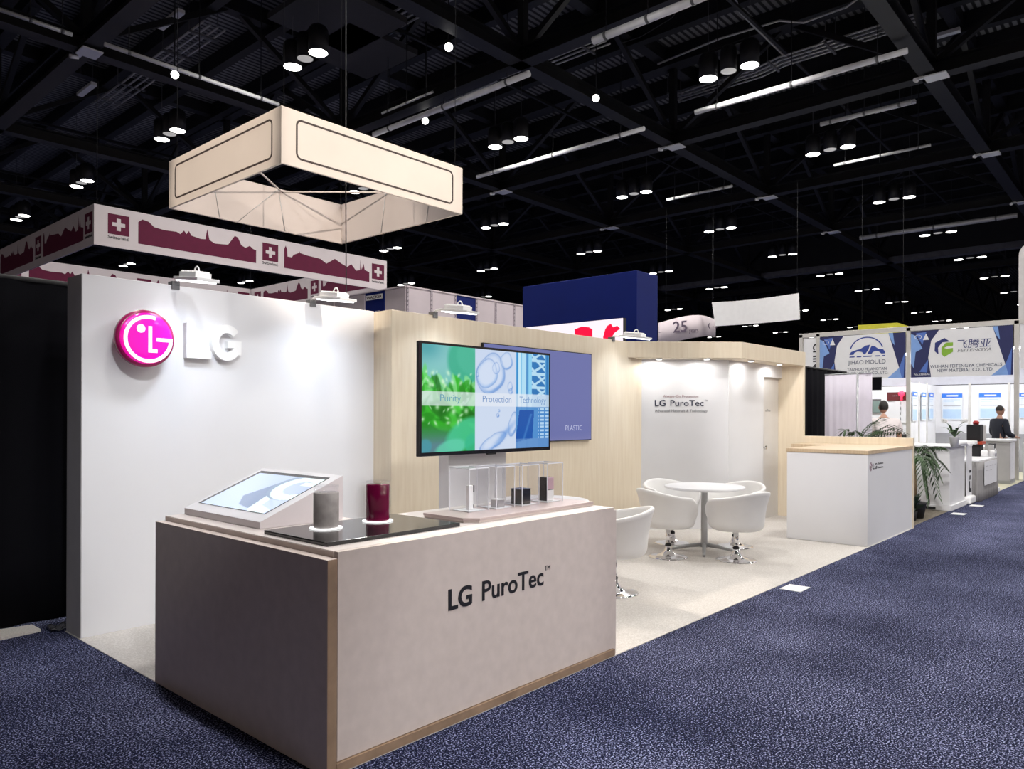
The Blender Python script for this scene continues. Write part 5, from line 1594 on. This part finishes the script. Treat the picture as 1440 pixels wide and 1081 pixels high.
cm = thing('coffee_machine', 'black coffee machine with an orange band on the skirted table', 'machine', (p.x, p.y, .757))
x, y, z = p.x, p.y, .757
q = lambda px, py: at_d(px, py, (Vector((x, y, z)) - CAM).dot(FWD))
ztop = q(1380, 597).z
MB().box(x - .16, x + .16, y - .02, y + .22, z, z + .24).build('lower_body', BLACKM, cm, .008)
MB().box(x - .22, x + .18, y - .06, y + .23, z + .245, z + .30).build('orange_band', mat('orange_red_band', (.5, .06, .02), .5), cm, .005)
MB().box(x - .16, x + .16, y - .02, y + .22, z + .305, ztop).build('upper_body', BLACKM, cm, .008)
MB().box(x + .2, x + .6, y + .0, y + .24, z + .25, ztop - .02).build('steel_rack', ALUL, cm, .005)
for xx in (x + .2, x + .54): MB().cyl((xx, y + .1, z), (xx, y + .1, z + .25), .012, 8).build('rack_leg', ALUL, cm)
MB().lathe((x + .1, y + .1, ztop + .001), [(.05, 0), (.06, .05), (.03, .08)], 16).build('hopper', mat('red_plastic', (.4, .02, .02), .4), cm)
p = on_y(1386, 638, 2.95)
sd_ = thing('small_device', 'small black and white device in front of the coffee machine', 'device', (p.x, p.y, .757))
MB().box(p.x - .07, p.x + .1, p.y - .16, p.y - .06, .757, 1.0).build('device_body', BLACKM, sd_, .008)
MB().box(p.x - .12, p.x - .071, p.y - .16, p.y - .06, .757, .98).build('white_side', LETW, sd_, .004)
MB().box(p.x - .03, p.x + .09, p.y - .163, p.y - .1605, .87, .9).build('display', LETW, sd_)
for q_, lb in ((Vector((17.45, 2.85, 0)), 'white cylinder jar beside the coffee machine'), (Vector((17.66, 2.76, 0)), 'squat white canister at the right end of the skirted table')):
    tag(MB().lathe((q_.x, q_.y, .757), [(.06, 0), (.065, .1), (.05, .13), (.02, .135)], 20).build('white_canister', LETW), lb, 'canister')
b = MB(); x, y = 18.15, 2.78
ru2 = thing('rollup_banner', 'white roll-up banner with purple marks right of the skirted table', 'banner', (x, y, 0))
MB().box(x - .22, x + .22, y - .06, y + .06, .004, .1).build('cassette', LETW, ru2, .02)
MB().box(x - .2, x + .2, y - .004, y + .004, .1, .86).build('sheet', VINYL, ru2)
MB().box(x - .1, x + .15, y - .0075, y - .005, .7, .8).box(x - .05, x + .08, y - .0075, y - .005, .3, .6).build('printed_marks', mat('violet_grey_ink', (.1, .08, .14), .5), ru2)
# podium and low white stand
pd = thing('podium', 'grey podium with a white top before the man in the dark jacket', 'podium', (21, 3.1, 0))
PDX, PDY = 20.55, 2.85
MB().box(PDX, PDX + .62, PDY, PDY + .5, 0.004, .98).build('body', mat('podium_grey', (.42, .41, .42), .6), pd, .005)
MB().box(PDX - .04, PDX + .66, PDY - .04, PDY + .54, .981, 1.03).build('podium_top', WHITE, pd, .005)
MB().box(PDX - .02, PDX + .64, PDY - .02, PDY + .52, 0.0045, .08).build('podium_base', ALU, pd)
MB().box(PDX + .02, PDX + .6, PDY - .012, PDY - .001, .1, .95).build('front_sheet', VINYL, pd)
b = MB(); letter(b, '-- - ---', (PDX + .3, PDY - .0125, .85), -Z, X, .6, .05, .002); b.build('podium_lettering', INK, pd)
q_ = on_z(1438, 676, 0)
tag(MB().box(q_.x, q_.x + .5, q_.y - .4, q_.y, 0.004, .92).build('white_stand', VINYL, None, .005), 'white display stand cut off at the right edge of the photo', 'stand')
# white desks in the far booth
dk = thing('white_desk', 'white desk inside the far booth behind the white counter', 'desk', (23.6, 4.3, 0))
MB().box(23.2, 23.9, 3.6, 5.2, .72, .76).build('desk_top', WHITE, dk)
MB().box(23.25, 23.85, 3.65, 5.15, .005, .719).build('desk_body', VINYL, dk)
# tall rounded grey sign at the right edge
p = on_x(1432.5, 400, 25.6)
zt_ = on_x(1440, 341, 25.6).z
pts = [(25.6, p.y, 3.2)] + [(25.6, p.y - .35 + .35 * math.cos(a), zt_ - .35 + .35 * math.sin(a)) for a in [PI / 2 * k / 8 for k in range(9)]] + [(25.6, p.y - 3, zt_), (25.6, p.y - 3, 3.2)]
tag(MB().prism(pts, (.3, 0, 0)).build('rounded_tower_sign', mat('pale_grey_sign', (.5, .48, .47), .6)), 'tall pale grey sign with a rounded corner cut off at the right edge', 'sign')

# ================================================================== PEOPLE
def skin_mesh(name, pts, edges, root=0, sub=2):
    """pts: list of ((x,y,z), rx, ry)"""
    me = bpy.data.meshes.new(name)
    me.from_pydata([p[0] for p in pts], edges, [])
    o = bpy.data.objects.new(name, me); COL.objects.link(o)
    o.modifiers.new('skin', 'SKIN')
    sd = me.skin_vertices[0].data
    for k, p in enumerate(pts):
        sd[k].radius = (p[1], p[2]); sd[k].use_root = (k == root)
    s_ = o.modifiers.new('smooth', 'SUBSURF'); s_.levels = sub; s_.render_levels = sub
    dg = bpy.context.evaluated_depsgraph_get(); dg.update()
    m2 = bpy.data.meshes.new_from_object(o.evaluated_get(dg))
    vs = [v.co.copy() for v in m2.vertices]; fs = [tuple(p.vertices) for p in m2.polygons]
    bpy.data.objects.remove(o); bpy.data.meshes.remove(me); bpy.data.meshes.remove(m2)
    return vs, fs
def ellipsoid(b, c, rx, ry, rz, fn=None, n=20, m_=14, zlo=-1.0):
    def f(u, v):
        a = u * 2 * PI; ph = math.asin(zlo) + (PI / 2 - math.asin(zlo)) * v
        d = Vector((math.cos(a) * math.cos(ph), math.sin(a) * math.cos(ph), math.sin(ph)))
        k = fn(d) if fn else 1.0
        return Vector(c) + Vector((d.x * rx, d.y * ry, d.z * rz)) * k
    b.grid(f, n, m_, 0, True, True)
def person(label, x, y, rz, J, head, shirt, sleeve, hair_long, glasses=False, belt=False):
    """J: joints in the person's own frame (front +Y, right +X)"""
    t = thing('person', label, 'person', (0, 0, 0))
    names = list(J)
    idx = {n: i for i, n in enumerate(names)}
    E_ = [('pelvis', 'spine'), ('spine', 'chest'), ('chest', 'neck'), ('neck', 'headbase')]
    for s_ in 'lr':
        E_ += [('pelvis', 'hip' + s_), ('hip' + s_, 'knee' + s_), ('knee' + s_, 'ankle' + s_), ('ankle' + s_, 'toe' + s_),
               ('chest', 'sho' + s_), ('sho' + s_, 'elb' + s_), ('elb' + s_, 'wri' + s_), ('wri' + s_, 'palm' + s_)]
    vs, fs = skin_mesh('body', [J[n] for n in names], [(idx[a], idx[b]) for a, b in E_], idx['pelvis'])
    b = MB(); b.add(vs, fs, 0, True)
    # head with nose, brow, jaw
    hc = Vector(head)
    def hf(d):
        k = 1.0
        if d.y > 0.2 and d.z < 0.1: k *= 1 - .10 * abs(d.x)
        k += .16 * math.exp(-((d.x / .13) ** 2 + ((d.z + .18) / .16) ** 2)) * (1 if d.y > 0 else 0)
        k -= .05 * math.exp(-(((abs(d.x) - .32) / .14) ** 2 + ((d.z - .05) / .1) ** 2)) * (1 if d.y > 0 else 0)
        if d.z < -.4 and d.y > 0: k += .06 * d.y
        return k
    ellipsoid(b, hc, .077, .098, .118, hf, 40, 28)
    for s_ in (-1, 1):
        ellipsoid(b, hc + Vector((.079 * s_, -.005, -.01)), .012, .02, .032, None, 10, 8)
    # five separate fingers on each hand
    for s_ in 'lr':
        pw, pp = Vector(J['wri' + s_][0]), Vector(J['palm' + s_][0])
        d = (pp - pw).normalized(); sx = d.cross(Vector((0, 0, 1)))
        sx = sx.normalized() if sx.length > .1 else X
        up = sx.cross(d)
        for k, (o_, L) in enumerate(((-.033, .06), (-.011, .072), (.011, .07), (.033, .055))):
            q0 = pp + sx * o_ + d * .02
            b.tube([q0, q0 + d * L * .5 - up * .006, q0 + d * L * .85 - up * .022], .0085, 7, r1=.006)
        sg = 1 if s_ == 'l' else -1
        q0 = pp - d * .03 + sx * .035 * sg
        b.tube([q0, q0 + sx * .025 * sg + d * .03, q0 + sx * .03 * sg + d * .055], .0095, 7, r1=.007)
    b.build('body', SKIN, t)
    # clothing shells
    def grow(names_, edges, root, gr):
        i2 = {n: i for i, n in enumerate(names_)}
        return skin_mesh('cloth', [(J[n][0], J[n][1] + gr, J[n][2] + gr) for n in names_], [(i2[a], i2[b_]) for a, b_ in edges], i2[root])
    J2 = dict(J)
    for s_ in 'lr':
        sh, el = Vector(J['sho' + s_][0]), Vector(J['elb' + s_][0])
        wr = Vector(J['wri' + s_][0])
        J['cuff' + s_] = ((sh + (el - sh) * .75) if sleeve == 'short' else (el + (wr - el) * .9), .055 if sleeve == 'short' else .032, .055 if sleeve == 'short' else .032)
    ns = ['hem', 'pelvis', 'spine', 'chest', 'collar', 'shol', 'shor', 'cuffl', 'cuffr']
    J['hem'] = (Vector(J['pelvis'][0]) - Z * .12, J['pelvis'][1], J['pelvis'][2] + .01)
    J['collar'] = ((Vector(J['chest'][0]) * .2 + Vector(J['neck'][0]) * .8), .055, .058)
    ed = [('hem', 'pelvis'), ('pelvis', 'spine'), ('spine', 'chest'), ('chest', 'collar'), ('chest', 'shol'), ('chest', 'shor')]
    if sleeve == 'short': ed += [('shol', 'cuffl'), ('shor', 'cuffr')]
    else:
        ns += ['elbl', 'elbr']; ed += [('shol', 'elbl'), ('elbl', 'cuffl'), ('shor', 'elbr'), ('elbr', 'cuffr')]
    vs, fs = grow(ns, ed, 'pelvis', .028)
    b = MB(); b.add(vs, fs, 0, True); b.build('shirt', shirt, t)
    ns = ['waist', 'hipl', 'hipr', 'kneel', 'kneer', 'ankl', 'ankr']
    J['waist'] = (J['pelvis'][0], J['pelvis'][1] - .004, J['pelvis'][2] - .004)
    for s_ in 'lr': J['ank' + s_] = (Vector(J['ankle' + s_][0]) + Z * .05, .05, .05)
    vs, fs = grow(ns, [('waist', 'hipl'), ('waist', 'hipr'), ('hipl', 'kneel'), ('hipr', 'kneer'), ('kneel', 'ankl'), ('kneer', 'ankr')], 'waist', .026)
    b = MB(); b.add(vs, fs, 0, True); b.build('trousers', TROU, t)
    b = MB()
    for s_ in 'lr':
        a_, c_ = Vector(J['ankle' + s_][0]), Vector(J['toe' + s_][0])
        ellipsoid(b, Vector(((a_.x + c_.x) / 2, (a_.y + c_.y) / 2 + .01, .045)), .052, .14, .05, None, 16, 10)
    b.build('shoes', BLACKM, t)
    b = MB()
    def hairf(d):
        return 1.0 if d.z > -.15 or d.y < .1 else 0.93
    ellipsoid(b, hc + Vector((0, -.018, .012)), .083, .095, .12, hairf, 28, 16, -.55 if hair_long else -.15)
    b.build('hair', HAIR, t)
    if glasses:
        b = MB()
        for s_ in (-1, 1):
            ring(b, hc + Vector((.032 * s_, .10, .012)), X, Z, .02, .023, 0, 360, (0, .003, 0), 16)
            b.tube([hc + Vector((.055 * s_, .10, .015)), hc + Vector((.08 * s_, 0, .01))], .002, 5)
        b.build('glasses', BLACKM, t)
    t.location = (x, y, 0.004); t.rotation_euler = (0, 0, rz)
    return t
def joints(lean, armL, armR, wide=1.0):
    """standing skeleton; lean moves the upper body forward"""
    J = {'pelvis': ((0, 0, .97), .15 * wide, .11 * wide), 'spine': ((0, lean * .3, 1.15), .15 * wide, .115 * wide), 'chest': ((0, lean * .7, 1.38), .16 * wide, .115 * wide),
         'neck': ((0, lean * .95, 1.53), .055, .055), 'headbase': ((0, lean * 1.1 + .01, 1.62), .05, .05)}
    for s_, sg, arm in (('l', -1, armL), ('r', 1, armR)):
        J['hip' + s_] = ((.095 * sg, 0, .90), .09, .09); J['knee' + s_] = ((.11 * sg, .02, .50), .06, .06); J['ankle' + s_] = ((.11 * sg, -.02, .10), .042, .042); J['toe' + s_] = ((.125 * sg, .15, .04), .035, .03)
        J['sho' + s_] = ((.19 * sg * wide, lean * .72, 1.43), .062 * wide, .062 * wide)
        J['elb' + s_], J['wri' + s_], J['palm' + s_] = [(arm[0], .044, .044), (arm[1], .031, .031), (arm[2], .036, .024)]
    return J
# man in white polo, seen from behind, working at a table inside the next booth
Jw = joints(.16, [(-.27, .02, 1.16), (-.22, .26, 1.08), (-.2, .34, 1.06)], [(.27, .10, 1.17), (.24, .28, 1.02), (.22, .36, 1.0)], 1.18)
pw = at_d(1246, 600, 14.2)
person('man in a white polo shirt seen from behind, bending over a table', pw.x, pw.y, math.radians(-60), Jw, (0.02, .26, 1.735), SHIRTW, 'short', True)
# dark jacket man in profile behind the podium
Jd = joints(.03, [(-.23, .03, 1.13), (-.2, .26, 1.06), (-.19, .34, 1.05)], [(.24, .05, 1.13), (.2, .28, 1.06), (.18, .36, 1.05)], .95)
pdk = at_d(1404, 600, 18.3)
person('man with glasses in a dark jacket standing behind the podium', pdk.x, pdk.y, math.radians(-128), Jd, (0, .055, 1.70), SHIRTD, 'long', False, True)
# work table under the first man's hands
wt = thing('work_table', 'white work table in front of the man in the white polo', 'table', (16.4, 4.4, 0))
MB().box(15.95, 16.95, 4.05, 4.8, .93, .96).build('tabletop', WHITE, wt, .003)
for sx_, sy_ in ((16.0, 4.1), (16.9, 4.1), (16.0, 4.75), (16.9, 4.75)):
    MB().cyl((sx_, sy_, .004), (sx_, sy_, .93), .02, 10).build('leg', ALU, wt)
q_ = on_x(1272, 600, 16.2)
tag(MB().box(16.3, 16.6, max(4.06, q_.y - .1), max(4.06, q_.y - .1) + .22, .961, 1.2).build('black_case', BLACKM, None, .01), 'black case on the work table beside the middle post', 'case')
